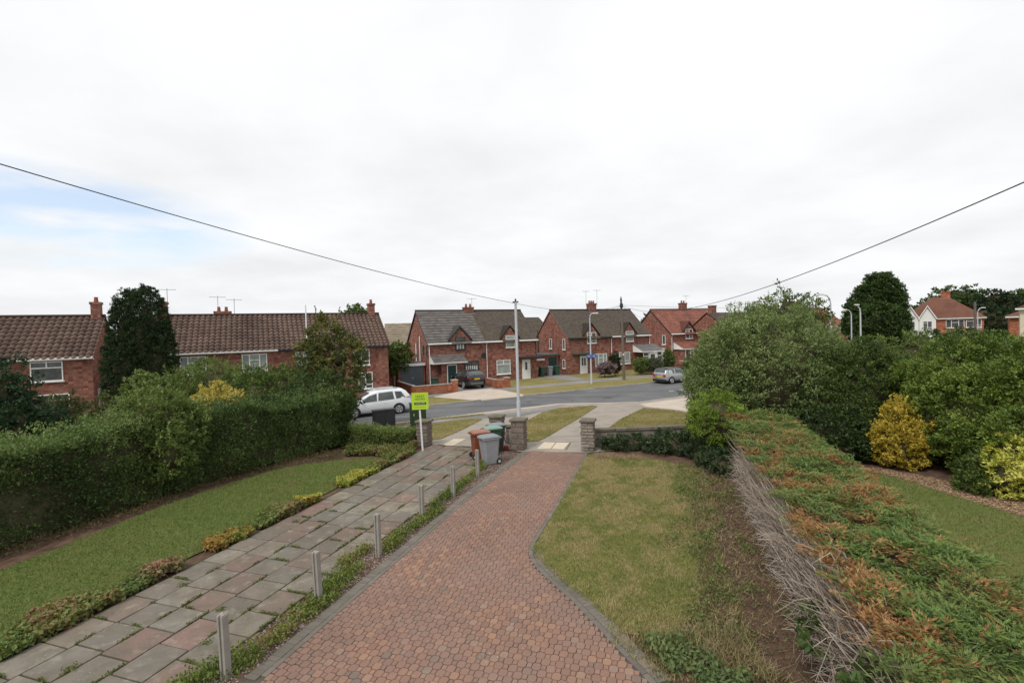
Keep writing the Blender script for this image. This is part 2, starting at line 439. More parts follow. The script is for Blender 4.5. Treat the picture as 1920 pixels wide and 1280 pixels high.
mk.build('road_marking', pm('worn_white_paint', (0.6, 0.6, 0.58), (0.4, 0.4, 0.39), 9, 0.8))['kind'] = 'structure'
sheet('manhole_cover', [tuple(np.array(G(1139, 745, -0.33)) + np.array([0.42 * math.cos(a), 0.42 * math.sin(a)])) for a in np.linspace(0, 6.28, 17)[:-1]], pm('iron', (0.05, 0.05, 0.05), (0.08, 0.075, 0.07), 20, 0.7), 0, level=-0.3305, kind='structure')

# far side: verge, footway, front gardens
sheet('far_verge', [RC(-60, 33.43), RC(14.2, 33.43), RC(13.2, 35.6), RC(12.4, 37.2), RC(-60, 37.2)], VERGE, 0)
sheet('far_verge', [RC(18.8, 33.43), RC(70, 33.43), RC(70, 37.0), RC(18.8, 37.0)], VERGE, 0)
sheet('far_pavement', [RC(-60, 37.2), RC(12.4, 37.2), RC(14.6, 37.2), RC(18.8, 37.2), RC(18.8, 37.0), RC(70, 37.0), RC(70, 38.7), RC(-60, 39.0)], TARMAC, 0.0)
da = sheet('driveway_apron', [RC(14.2, 33.48), RC(18.8, 33.48), RC(18.8, 37.0), RC(18.5, 39.2), RC(15.4, 39.2), RC(12.4, 37.2), RC(13.2, 35.6)], PALEC, 0.006)
sheet('house_drive', [RC(15.4, 39.2), RC(19.0, 39.2), RC(19.5, 44.9), RC(11, 44.9), RC(11, 39.2)], TARMAC, 0.004)
sheet('front_lawn', [RC(19.6, 38.75), RC(70, 38.7), RC(70, 46), RC(19.6, 44.9)], VERGE, 0.002)
sheet('garden_path', [RC(27.6, 38.8), RC(29.3, 38.8), RC(30.6, 46), RC(26.8, 46)], TARMAC, 0.012)
MB().add([(*RC(14.2, 33.3), -.3), (*RC(18.8, 33.3), -.3), (*RC(18.8, 33.5), -.243), (*RC(14.2, 33.5), -.243), (*RC(14.2, 33.3), -.45), (*RC(18.8, 33.3), -.45)], [(0, 1, 2, 3), (4, 5, 1, 0)]).build('dropped_kerb', PALEC)['kind'] = 'structure'

# near side: concrete crossings with grass verges let into them
apron = [D(-17.5, 18.4), D(-9.95, 19.2), D(-9.95, 18.95), D(-6.6, 18.95), D(-5.75, 18.55), D(-3.05, 18.95), D(1.0, 20.9), D(9, 21.5), RC(40, 24.6), RC(25.6, 24.97), RC(22.7, 24.82), RC(20.9, 26.16), RC(20, 27.06), RC(18.4, 27.99), RC(12, 28.04), RC(5, 27.9), RC(-20, 27.9)]
near_pave = sheet('pavement', apron, CONC, -0.012)
sheet('kerb_edge', [RC(-20, 27.55), RC(18.3, 27.6), RC(19.85, 26.75), RC(20.65, 25.95), RC(22.5, 24.6), RC(22.7, 24.8), RC(20.9, 26.14), RC(20, 27.04), RC(18.4, 27.97), RC(-20, 27.88)], PALEC, -0.004)
pxs = lambda L: [GP(*p) for p in L]
sheet('footway', pxs([(640, 814), (811, 788), (911, 777), (960, 773), (1045, 761), (1045, 766), (960, 781), (900, 784), (848, 788), (807, 793.5), (640, 824)]), TARMAC, 0.0)
P_V0 = pxs([(640, 807), (811, 784.8), (905, 775.2), (911, 777), (811, 788), (640, 814)])
P_V1 = pxs([(640, 826), (807, 796), (848, 787.8), (898, 784), (904.6, 785.4), (869, 804), (827.5, 822), (809, 824), (640, 840)])
P_V2 = pxs([(987, 789), (1017, 773), (1049, 765), (1110.5, 760.5), (1120, 761.5), (1087, 783), (1059, 799), (1029, 817), (1009.5, 826.7), (988, 828)])
P_V3 = pxs([(1128, 812), (1136, 806), (1164, 785), (1207.5, 764.5), (1247, 768), (1297, 775), (1340, 779), (1345, 815), (1297, 818), (1118, 816)])
for p in (P_V0, P_V1, P_V2, P_V3): sheet('grass_verge', p, VERGE, 0.012)
sheet('neighbour_apron', pxs([(1200, 757.5), (1230, 753), (1249, 750), (1297, 744.5), (1345, 740), (1345, 780), (1297, 773), (1247, 766), (1212, 762.5)]), PALEC, 0.004)
# joints in the crossing and four pale slabs
jm = MB()
for a, b in (((1029, 818), (1100, 816.5)), ((1009, 828), (1101, 827.5)), ((1061, 843), (1070, 829))):
    x0, y0 = GP(*a); x1, y1 = GP(*b); n_ = Vector((-(y1 - y0), x1 - x0, 0)).normalized() * 0.02
    z0, z1 = GZ(x0, y0) - 0.0085, GZ(x1, y1) - 0.0085
    jm.add([(x0 - n_.x, y0 - n_.y, z0), (x1 - n_.x, y1 - n_.y, z1), (x1 + n_.x, y1 + n_.y, z1), (x0 + n_.x, y0 + n_.y, z0)], [(0, 1, 2, 3)])
jm.build('joint', SOIL, near_pave)
for q in ([(1006, 841.3), (1033, 840.5), (1042, 829.2), (1020, 828.8)], [(1034.5, 840.6), (1057, 842), (1068, 829.8), (1043.5, 829.3)]):
    P = [GP(*p) for p in q]
    mid = [((P[0][0] + P[3][0]) / 2, (P[0][1] + P[3][1]) / 2), ((P[1][0] + P[2][0]) / 2, (P[1][1] + P[2][1]) / 2)]
    for quad in ([P[0], P[1], mid[1], mid[0]], [mid[0], mid[1], P[2], P[3]]):
        c = np.mean(np.array(quad), axis=0); quad = [tuple(c + (np.array(p) - c) * 0.985) for p in quad]
        MB().prism(quad, GZ(*c) - 0.04, GZ(*c) + 0.012).build('slab', pm('sandstone_slab', (0.5, 0.43, 0.32), (0.56, 0.49, 0.38), 5, 0.85, 0.2), near_pave, bevel=0.004)
for q in ([(828, 834), (850, 833.8), (873, 823), (851, 823.2)],):
    P = [GP(*p) for p in q]; c = np.mean(np.array(P), axis=0)
    MB().prism(P, GZ(*c) - 0.04, GZ(*c) + 0.004).build('slab', MATS['sandstone_slab'], near_pave, bevel=0.004)

# the gardens on this side
garden = [D(-45, -1), D(14, -1), D(30, 20), D(9, 21.45), D(1.0, 20.85), D(-3.05, 18.9), D(-5.75, 18.5), D(-6.6, 18.9), D(-9.95, 18.9), D(-9.95, 19.15), D(-17.5, 18.35), D(-24, 16.5), D(-45, 6)]
sheet('garden_soil', garden, SOIL, -0.03)
P_LR = [D(-3.0, 18.6), D(-2.94, 10.25), D(-2.85, 10.0), D(-2.2, 9.2), D(-1.5, 8.55), D(-0.75, 7.75), D(0.0, 7.9), D(0.45, 8.6), D(0.5, 9.8), D(0.62, 11.5), D(0.55, 13.5), D(0.75, 15.5), D(0.7, 17.6), D(-0.6, 18.4), D(-2.2, 18.3)]
P_LR = P_LR[:6] + [(p[0] + random.uniform(-.12, .12), p[1] + random.uniform(-.12, .12)) for a, b in zip(P_LR[6:-1], P_LR[7:]) for k in range(4) for p in [(a[0] + (b[0] - a[0]) * k / 4, a[1] + (b[1] - a[1]) * k / 4)]] + [P_LR[-1]]
P_LL = [D(-10.2, 1.0), D(-10.3, 6), D(-10.35, 9), D(-10.25, 12), D(-10.2, 15.8), D(-11.3, 16.5), D(-12.3, 15.9), D(-13.3, 15.0), D(-13.9, 14.2), D(-14.25, 12.5), D(-14.35, 10), D(-14.0, 7), D(-14.2, 1.0)]
P_LL = wiggle(P_LL, .06)
P_LN = [D(4.0, -1), D(4.0, 17.5), D(5.4, 18.3), D(6.5, 18.0), D(7.0, 17.3), D(7.45, 16.2), D(8.2, 14.9), D(9.3, 13), D(10.5, 10), D(11.5, 6), D(12, -1)]
sheet('lawn', P_LR, DRYGRASS, 0.0); sheet('lawn', P_LL, GREENGRASS, 0.0); sheet('lawn', P_LN, GREENGRASS, 0.0)
# ---------------------------------------------------------------- block-paved drive
def stops_block(t, fac):
    return t.ramp(fac, [(0.0, (0.165, 0.13, 0.112)), (0.06, (0.205, 0.128, 0.1)), (0.4, (0.235, 0.137, 0.102)), (0.7, (0.262, 0.152, 0.11)), (0.92, (0.3, 0.178, 0.12)), (1.0, (0.25, 0.185, 0.15))])
def piecemat(name, stopf, src, stain, spots=None, bump=0.5, stains=False):
    t = NT(name)
    v = t.n('ShaderNodeNewGeometry').outputs['Position']
    if src == 'obj': fac = t.n('ShaderNodeObjectInfo').outputs['Random']
    else: fac = t.n('ShaderNodeAttribute', attribute_name='col').outputs['Fac']
    c = stopf(t, fac)
    n = t.noise(v, 55, 5, 0.7); b = t.noise(v, 0.7, 5, 0.6); m = t.noise(v, 6, 4)
    c = t.mix(c, stain, t.mr(b, 0.4, 0.62, 0.0, 0.75))
    d2 = t.noise(v, 0.32, 4, 0.6); c = t.mix(c, tuple(x * .72 for x in stain), t.mr(d2, 0.48, 0.66, 0.0, 0.6))
    c = t.mix(c, (0.1, 0.075, 0.06), t.mr(n, 0.5, 0.75, 0.0, 0.45))
    c = t.mix(c, (0.09, 0.1, 0.06), t.mr(m, 0.6, 0.75, 0.0, 0.35))
    if stains:
        c = t.mix(c, (0.11, 0.1, 0.075), t.mr(t.noise(v, 2.6, 6, 0.65), 0.45, 0.68, 0.0, 0.75)); c = t.mix(c, (0.33, 0.3, 0.24), t.mr(t.noise(v, 3.7, 5, 0.6), 0.55, 0.72, 0.0, 0.5))
    if spots:
        sn = t.noise(v, 26, 2, 0.4); big = t.noise(v, 1.3, 3)
        k = t.math('MULTIPLY', t.mr(sn, 0.64, 0.7, 0, 0.55), t.mr(big, 0.5, 0.65, 0, 1.0))
        c = t.mix(c, spots, k)
    t.col(c); t.rough(0.9, 0.2); t.bump(n, bump, 0.006); return t.m
BLK_O = piecemat('paving_block_red', stops_block, 'obj', (0.225, 0.15, 0.122), (0.4, 0.33, 0.28))
BLK_S = piecemat('paving_block_red_field', stops_block, 'attr', (0.225, 0.15, 0.122), (0.4, 0.33, 0.28))
def stops_edge(t, fac): return t.ramp(fac, [(0.0, (0.12, 0.105, 0.092)), (0.6, (0.17, 0.15, 0.13)), (1.0, (0.21, 0.175, 0.15))])
EDGE_O = piecemat('edging_charcoal', stops_edge, 'obj', (0.15, 0.135, 0.11))
def stops_flag(t, fac):
    return t.ramp(fac, [(0.0, (0.14, 0.13, 0.112)), (0.3, (0.178, 0.163, 0.14)), (0.5, (0.21, 0.192, 0.16)), (0.72, (0.265, 0.23, 0.18)), (0.74, (0.195, 0.13, 0.11)), (1.0, (0.235, 0.15, 0.125))])
FLAG = piecemat('paving_flag', stops_flag, 'obj', (0.16, 0.128, 0.1), (0.42, 0.39, 0.34), 0.4, True)

def block_geo(a, b, c, h=0.05, bev=0.006):
    if c == 0:
        rg = lambda ax, by, z: [(-ax, -by, z), (ax, -by, z), (ax, by, z), (-ax, by, z)]
        V = rg(a, b, -h) + rg(a, b, -bev) + rg(a - bev, b - bev, 0.0); Fs = [(8, 9, 10, 11)]
        for k in (0, 4):
            for i in range(4): Fs.append((k + i, k + (i + 1) % 4, k + 4 + (i + 1) % 4, k + 4 + i))
        return V, Fs
    def ring(ax, by, ch, z): return [(-ax + ch, -by, z), (ax - ch, -by, z), (ax, -by + ch, z), (ax, by - ch, z), (ax - ch, by, z), (-ax + ch, by, z), (-ax, by - ch, z), (-ax, -by + ch, z)]
    V = ring(a, b, c, -h) + ring(a, b, c, -bev) + ring(a - bev, b - bev, c, 0.0)
    Fs = [tuple(range(16, 24))]
    for k in (0, 8):
        for i in range(8): Fs.append((k + i, k + (i + 1) % 8, k + 8 + (i + 1) % 8, k + 8 + i))
    return V, Fs
def mesh_of(name, V, Fs, mat):
    me = bpy.data.meshes.new(name); me.from_pydata(V, [], Fs); me.materials.append(mat)
    bm = bmesh.new(); bm.from_mesh(me); bmesh.ops.recalc_face_normals(bm, faces=bm.faces); bm.to_mesh(me); bm.free()
    return me
# inner right-hand line of the drive, (v -> u)
RV = [3.0, 4.6, 6.76, 8.46, 9.1, 9.45, 9.75, 10.0, 10.25, 10.6, 13, 18.4, 19.0]
RU = [2.4, 1.4, -0.33, -1.72, -2.34, -2.64, -2.85, -2.97, -3.04, -3.07, -3.06, -3.1, -3.2]
LV = [3.0, 13.5, 18.6]; LU = [-5.62, -5.62, -5.32]
drive_poly = [D(LU[0] - 0.32, 3.0), D(-5.94, 13.5), D(-5.63, 18.55), D(-3.05, 18.95)] + [D(u + 0.36, v) for u, v in list(zip(RU, RV))[::-1][1:]]
drv = sheet('driveway', drive_poly, pm('joint_sand', (0.11, 0.085, 0.07), (0.075, 0.065, 0.05), 20, 0.95), -0.02)
PITCHR, PER = 0.124, 0.217                       # octagons with small squares nesting between them
cells = []                                       # (u, v, half width, half length, chamfer)
j = 0
v = 3.3
while v < 18.72:
    ul, ur = np.interp(v, LV, LU), np.interp(v, RV, RU)
    u = -7.0 + (PER / 2 if j % 2 else 0.0)
    while u < ur + 0.3:
        for (off, a, b, c) in ((0.0, 0.066, 0.071, 0.027), (PER / 2, 0.0365, 0.0415, 0.0)):
            uc = u + off; jx, jy = random.uniform(-.002, .002), random.uniform(-.002, .002)
            if ul + a < uc < ur - a: cells.append((uc + jx, v + jy, a, b, c))
            elif ul - a * .6 < uc <= ul + a:
                w0 = (uc + a - ul) / 2
                if w0 > .015: cells.append((ul + w0, v, w0, min(b, .06), 0.0))
            elif ur - a <= uc < ur + a * .6:
                w0 = (ur - (uc - a)) / 2
                if w0 > .015: cells.append((ur - w0, v, w0, min(b, .06), 0.0))
        u += PER
    v += PITCHR; j += 1
def showsize(c):
    x, y = D(c[0], c[1]); d = np.array([x, y, 0]) - CP; dz = d @ fw
    px, py = 960 + F * (d @ RT) / dz, 640 - F * (d @ UP) / dz
    if not (0 < px < 1920 and 0 < py < 1275): return 0
    return c[2] / dz
cells.sort(key=showsize, reverse=True)
GEO = {}
for k, (u, v, a, b, c) in enumerate(cells[:300]):
    key = round(a, 4), round(b, 4), c
    if key not in GEO: GEO[key] = mesh_of('paving_block', *block_geo(a, b, c), BLK_O)
    o = newobj('paving_block', GEO[key], drv); x, y = D(u, v)
    o.location = (x, y, random.uniform(-0.003, 0.004)); o.rotation_euler = (random.uniform(-.012, .012), random.uniform(-.012, .012), A_D + random.uniform(-.02, .02))
BV, BF, BC = [], [], []
cs, sn = math.cos(A_D), math.sin(A_D)
for (u, v, a, b, c) in cells[300:]:
    V, Fs = block_geo(a, b, c); x, y = D(u, v); k = len(BV); zz = random.uniform(-0.003, 0.004); zz += GZ(x, y); rr = random.random()
    ta, tb = random.uniform(-.014, .014), random.uniform(-.014, .014)
    BV += [(x + p[0] * cs - p[1] * sn, y + p[0] * sn + p[1] * cs, p[2] + zz + p[0] * ta + p[1] * tb) for p in V]
    BF += [tuple(i + k for i in f) for f in Fs]; BC += [rr] * len(Fs)
me = mesh_of('paving_blocks', BV, BF, BLK_S)
at_ = me.attributes.new('col', 'FLOAT_COLOR', 'FACE'); c4 = np.ones((len(BF), 4), np.float32); c4[:, :3] = np.array(BC)[:, None]
at_.data.foreach_set('color', c4.ravel())
newobj('paving_blocks', me, drv)['kind'] = 'stuff'
# edging bricks: left a soldier row and a stretcher row, right a stretcher with soldiers round the splay
e_st = mesh_of('edging_brick', *block_geo(0.0485, 0.0985, 0.005), EDGE_O)       # long side along local y
edge_list = []
def along(pts, step):
    out = []; acc = step / 2
    for (a, b) in zip(pts[:-1], pts[1:]):
        a, b = np.array(a), np.array(b); L = np.linalg.norm(b - a); t = acc
        while t < L: out.append((a + (b - a) * t / L, math.atan2(*(b - a)[::-1]))); t += step
        acc = t - L
    return out
leftline = [D(u, v) for u, v in zip(LU, LV)]
def offset(pts, d):
    out = []
    for i, p in enumerate(pts):
        a = np.array(pts[max(i - 1, 0)]); b = np.array(pts[min(i + 1, len(pts) - 1)]); t = (b - a) / np.linalg.norm(b - a)
        out.append(tuple(np.array(p) + d * np.array([t[1], -t[0]])))
    return out
for p, a in along(offset(leftline, -0.052), 0.2): edge_list.append((p, a - math.pi / 2))
for p, a in along(offset(leftline, -0.206), 0.1): edge_list.append((p, a))
rl = [D(u, v) for u, v in zip(RU, RV)]
for p, a in along(offset(rl, 0.052), 0.2): edge_list.append((p, a - math.pi / 2))
for p, a in along(offset(rl[:9], 0.206), 0.1): edge_list.append((p, a))
vis = [e for e in edge_list if showsize((e[0][0] * .952 - e[0][1] * .305, e[0][0] * .305 + e[0][1] * .952, 0.05)) > 0]
vis.sort(key=lambda e: e[0][1])
for p, a in vis[:300]:
    o = newobj('edging_brick', e_st, drv); o.location = (p[0], p[1], random.uniform(0, 0.006)); o.rotation_euler = (random.uniform(-.02, .02), random.uniform(-.02, .02), a + random.uniform(-.02, .02))
EB = MB()
for p, a in vis[300:]: EB.box(p[0] - .0485, p[0] + .0485, p[1] - .0985, p[1] + .0985, -.05, random.uniform(0, .006), rz=a)
if EB.v: EB.build('edging_bricks', EDGE_O, drv)['kind'] = 'stuff'

# ---------------------------------------------------------------- flagged drive on the left
fl_poly = [D(-10.05, 2.4), D(-9.95, 19.0), D(-6.62, 19.0), D(-6.62, 2.4)]
flg = sheet('flagged_drive', fl_poly, pm('mossy_joint', (0.06, 0.055, 0.03), (0.04, 0.045, 0.02), 9, 0.95), -0.022)
flags = []
CWD = 0.664
for ci in range(5):
    v = 2.4 - random.random() * 0.6
    while v < 18.9:
        L = random.choice([0.72, 0.72, 0.72, 0.62])
        v1 = min(v + L, 18.95)
        if v1 - v > 0.25:
            u0, u1 = -9.96 + ci * CWD, -9.96 + (ci + 1) * CWD
            if not (u1 < -6.0 and False):
                cu, cv = (u0 + u1) / 2, (v + v1) / 2
                sh = (cv - 2.4) / 16.6 * 0.08
                a, b = CWD / 2 - random.uniform(0.008, 0.02), (v1 - v) / 2 - random.uniform(0.006, 0.016)
                key = (round(a, 2), round(b, 2))
                if key not in GEO: GEO[key] = mesh_of('flagstone', *block_geo(a, b, 0.012, 0.06, 0.006), FLAG)
                o = newobj('flagstone', GEO[key], flg); x, y = D(cu + sh, cv)
                o.location = (x, y, random.uniform(-0.004, 0.008)); o.rotation_euler = (random.uniform(-.012, .012), random.uniform(-.012, .012), A_D + random.uniform(-.008, .008))
                flags.append((cu + sh, cv, a, b))
        v = v1 + 0.0
# ---------------------------------------------------------------- houses
def roofmat(name, a, b, moss, k=0.5, lich=(0.3, 0.26, 0.2)):
    t = NT(name); v = t.coord(); n = t.noise(v, 5, 6, 0.7); c = t.ramp(n, [(0.3, a), (0.7, b)])
    m = t.noise(v, 0.6, 5, 0.65); f = t.noise(v, 14, 4, 0.7)
    c = t.mix(c, moss, t.mr(m, 0.46, 0.66, 0, k)); c = t.mix(c, lich, t.mr(f, 0.58, 0.72, 0, 0.55))
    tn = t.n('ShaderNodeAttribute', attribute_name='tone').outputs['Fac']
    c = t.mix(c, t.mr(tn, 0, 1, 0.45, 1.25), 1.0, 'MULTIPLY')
    t.col(c); t.rough(0.9, 0.2); t.bump(n, 0.3, 0.02); MATS[name] = t.m; return t.m
TILE_BR = roofmat('brown_pantile', (0.105, 0.068, 0.053), (0.155, 0.105, 0.082), (0.07, 0.048, 0.04), 0.7, (0.25, 0.18, 0.14))
TILE_GR = roofmat('grey_concrete_tile', (0.105, 0.096, 0.09), (0.14, 0.127, 0.12), (0.115, 0.097, 0.085), 0.4)
TILE_DK = roofmat('old_dark_tile', (0.07, 0.056, 0.047), (0.1, 0.082, 0.07), (0.095, 0.075, 0.04), 0.45, (0.14, 0.118, 0.095))
TILE_RD = roofmat('red_tile', (0.19, 0.075, 0.055), (0.26, 0.105, 0.075), (0.13, 0.06, 0.045), 0.6, (0.3, 0.16, 0.11))
TILE_OR = roofmat('orange_tile', (0.28, 0.12, 0.08), (0.36, 0.175, 0.12), (0.2, 0.085, 0.06), 0.6, (0.4, 0.28, 0.2))
LEAD = pm('lead', (0.28, 0.28, 0.27), (0.2, 0.2, 0.2), 6, 0.7)
FELT = pm('roof_felt', (0.1, 0.1, 0.098), (0.16, 0.155, 0.15), 3, 0.9)

def tiles(name, x0, x1, ya, za, yb, zb, mat, parent, tw=0.3, course=0.34, amp=0.022, step=0.03, segs=4):
    L = math.hypot(yb - ya, zb - za); sy, sz = (yb - ya) / L, (zb - za) / L; ny, nz_ = -sz, sy
    if nz_ < 0: ny, nz_ = -ny, -nz_
    nc = max(1, round(L / course)); c = L / nc
    nx = max(1, round((x1 - x0) / tw)); N = nx * segs
    xs = np.linspace(x0, x1, N + 1); wv = amp * (np.sin(2 * np.pi * np.arange(N + 1) / segs) if segs > 1 else 0 * xs)
    V, Fs, CT = [], [], []
    for i in range(nc):
        d0, d1 = i * c - (0.03 if i else 0.0), (i + 1) * c
        k = len(V); jit = np.repeat(np.array([random.uniform(-.006, .006) for _ in range(nx)]), segs); jit = np.append(jit, jit[-1])
        for (d, h) in ((d0, 0.0), (d0, step), (d1, 0.006)):
            hh = h + (wv if h > 0 else np.minimum(wv, 0) - 0.01) + (jit if h == step else 0)
            for q in range(N + 1): V.append((xs[q], ya + sy * d + ny * hh[q], za + sz * d + nz_ * hh[q]))
        for rr in (0, 1):
            tc_ = [random.random() for _ in range(nx)]
            for q in range(N): CT.append((.5 + .45 * tc_[q // segs]) * (.35 if (segs == 4 and q % 4 == 2) else 1) if rr else 0.0); Fs.append((k + rr * (N + 1) + q, k + rr * (N + 1) + q + 1, k + (rr + 1) * (N + 1) + q + 1, k + (rr + 1) * (N + 1) + q))  # course risers and pan valleys darkened: their shading is put into the tone
    me = bpy.data.meshes.new(name); me.from_pydata(V, [], Fs); me.materials.append(mat)
    aa = me.attributes.new('tone', 'FLOAT', 'FACE'); aa.data.foreach_set('value', CT)
    o = newobj(name, me, parent); o['kind'] = 'stuff'; return o

def window(parent, uc, zc, w, h, style='top2', fm=None, gm=None, y=0.0, rz=0.0, sill=True, x=None):
    fm = fm or WHITE; gm = gm or GLASS; b = 0.06
    m = MB(); X0, X1, Z0, Z1 = -w / 2, w / 2, -h / 2, h / 2
    def bar(a, b_, c, d): m.box(a, b_, -0.05, 0.0, c, d)
    bar(X0, X0 + b, Z0, Z1); bar(X1 - b, X1, Z0, Z1); bar(X0 + b, X1 - b, Z0, Z0 + b); bar(X0 + b, X1 - b, Z1 - b, Z1)
    panes = []
    if style == 'top2':
        zt = Z1 - h * 0.32; bar(X0 + b, X1 - b, zt - 0.035, zt + 0.035); bar(-0.035, 0.035, zt + 0.035, Z1 - b)
        panes = [(X0 + b, X1 - b, Z0 + b, zt - .035), (X0 + b, -.035, zt + .035, Z1 - b), (.035, X1 - b, zt + .035, Z1 - b)]
    elif style == 'one':
        zt = Z1 - h * 0.34; bar(X0 + b, X1 - b, zt - 0.035, zt + 0.035)
        panes = [(X0 + b, X1 - b, Z0 + b, zt - .035), (X0 + b, X1 - b, zt + .035, Z1 - b)]
    elif style == 'cas2':
        bar(-.035, .035, Z0 + b, Z1 - b); zt = Z1 - h * 0.25; zb = Z0 + h * 0.25
        bar(X0 + b, -.035, zt - .03, zt + .03); bar(.035, X1 - b, zb - .03, zb + .03)
        panes = [(X0 + b, -.035, Z0 + b, zt - .03), (X0 + b, -.035, zt + .03, Z1 - b), (.035, X1 - b, zb + .03, Z1 - b), (.035, X1 - b, Z0 + b, zb - .03)]
    elif style == 'cas3':
        a1, a2 = X0 + w * 0.3, X1 - w * 0.3
        bar(a1 - .035, a1 + .035, Z0 + b, Z1 - b); bar(a2 - .035, a2 + .035, Z0 + b, Z1 - b); zt = Z1 - h * 0.35; bar(a1 + .035, a2 - .035, zt - .03, zt + .03)
        panes = [(X0 + b, a1 - .035, Z0 + b, Z1 - b), (a1 + .035, a2 - .035, Z0 + b, zt - .03), (a1 + .035, a2 - .035, zt + .03, Z1 - b), (a2 + .035, X1 - b, Z0 + b, Z1 - b)]
    else: panes = [(X0 + b, X1 - b, Z0 + b, Z1 - b)]
    o = m.build('window', fm, parent)
    o.location = (uc if x is None else x, y, zc); o.rotation_euler = (0, 0, rz)
    for p in panes: MB().box(p[0], p[1], -0.018, -0.006, p[2], p[3]).build('pane', gm, o)
    if sill: MB().box(X0 - 0.06, X1 + 0.06, -0.1, 0.0, Z0 - 0.07, Z0).build('sill', fm, o)
    return o
def blinds(win, w, h, n, mat):                    # vertical blind slats seen through the glass
    for k in range(n):
        xk = -w / 2 + 0.1 + (w - 0.2) * (k + 0.5) / n; q = (w - 0.2) / n * 0.28
        MB().box(xk - q, xk + q, -0.024, -0.019, -h / 2 + 0.07, h / 2 - h * 0.36).build('blind_slat', mat, win)
def door(parent, uc, w, h, mat, y=0.0, lights=(), z0=0.0):
    fr = MB(); fr.box(-w / 2 - .07, -w / 2, -.05, 0, 0, h + .07); fr.box(w / 2, w / 2 + .07, -.05, 0, 0, h + .07); fr.box(-w / 2, w / 2, -.05, 0, h, h + .07); fr.box(-w / 2 - .1, w / 2 + .1, -.12, 0, -.06, 0)
    d = MB().box(-w / 2, w / 2, -.03, -.004, 0, h).build('door', mat, parent); d.location = (uc, y, z0)
    fr.build('door_frame', WHITE, d)
    for (a, b, c, e) in lights: MB().box(a, b, -.036, -.028, c, e).build('pane', GLASS, d)
    MB().box(w / 2 - .13, w / 2 - .08, -.07, -.03, 1.0, 1.12).build('handle', GREY_PAINT, d)
    MB().box(-.14, .14, -.036, -.028, 0.95, 1.0).build('letter_box', GREY_PAINT, d)
    return d
def chimney(parent, x, y, z0, z1, wx=0.9, wy=0.6, pots=2, mat=None, aerial=None):
    c = MB().box(x - wx / 2, x + wx / 2, y - wy / 2, y + wy / 2, z0, z1).box(x - wx / 2 - .05, x + wx / 2 + .05, y - wy / 2 - .05, y + wy / 2 + .05, z1 - .16, z1).build('chimney', mat or BRICK, parent)
    MB().box(x - wx / 2 - .12, x + wx / 2 + .12, y - wy / 2 - .12, y + wy / 2 + .12, z0, z0 + .1).build('flashing', LEAD, c)
    for k in range(pots):
        xx = x + (k - (pots - 1) / 2) * wx / max(pots, 1) * 0.9
        MB().tube([(xx, y, z1), (xx, y, z1 + .06), (xx, y, z1 + .3), (xx, y, z1 + .34)], [.13, .13, .1, .13], 8).build('chimney_pot', pm('terracotta', (0.3, 0.1, 0.06), (0.24, 0.08, 0.05), 8, 0.9), c)
    if aerial:
        for (ax, h) in aerial:
            m = MB().tube([(ax, y, z1 - .4), (ax, y, z1 + h)], .025, 5); m.tube([(ax - .55, y, z1 + h - .1), (ax + .55, y, z1 + h - .1)], .02, 5)
            for q in np.linspace(-.5, .5, 7): m.tube([(ax + q, y - .2, z1 + h - .1), (ax + q, y + .2, z1 + h - .1)], .012, 4)
            m.build('aerial', GREY_PAINT, c)
    return c
def shell(root, W, dep, eave, ridge, wall, sides=(1, 1)):
    m = MB()
    m.add([(0, 0, -.5), (W, 0, -.5), (W, 0, eave), (0, 0, eave)], [(0, 1, 2, 3)])
    m.add([(0, dep, -.5), (W, dep, -.5), (W, dep, eave), (0, dep, eave)], [(3, 2, 1, 0)])
    for x in (0, W): m.add([(x, 0, -.5), (x, dep, -.5), (x, dep, eave), (x, dep / 2, ridge - .08), (x, 0, eave)], [(0, 1, 2, 3, 4)])
    return m.build('wall', wall, root)
def gutter(root, u0, u1, z, y=-.27, mat=None):
    o = MB().box(u0, u1, y - .06, y + .06, z - .09, z - .01).box(u0, u1, y + .06, y + .1, z - .14, z + .04).build('gutter', mat or WHITE, root)
    o2 = MB().box(u0, u1, y + .1, 0, z - .14, z - .11).build('soffit', mat or WHITE, root)
def downpipe(root, u, z1, z0=0.0, mat=None, y=-.07):
    MB().tube([(u, -.24, z1 - .05), (u, y, z1 - .3), (u, y, z0)], .04, 6).build('downpipe', mat or WHITE, root)
def verge_board(root, x, dep, eave, ridge, mat, ov=.25):
    k = (ridge - eave) / (dep / 2)
    for sgn in (0, 1):
        ya, yb = (-ov, dep / 2) if sgn == 0 else (dep + ov, dep / 2)
        za = eave - k * ov
        MB().add([(x - .03, ya, za - .1), (x + .03, ya, za - .1), (x + .03, yb, ridge - .1), (x - .03, yb, ridge - .1), (x - .03, ya, za + .05), (x + .03, ya, za + .05), (x + .03, yb, ridge + .05), (x - .03, yb, ridge + .05)],
                 [(0, 1, 2, 3), (4, 5, 6, 7), (0, 1, 5, 4), (1, 2, 6, 5), (2, 3, 7, 6), (3, 0, 4, 7)]).build('verge_board', mat, root)
def ridge_tiles(root, u0, u1, y, z, mat):
    MB().tube([(u0, y, z + .0), (u1, y, z + .0)], .11, 8).build('ridge_tiles', mat, root)['kind'] = 'stuff'
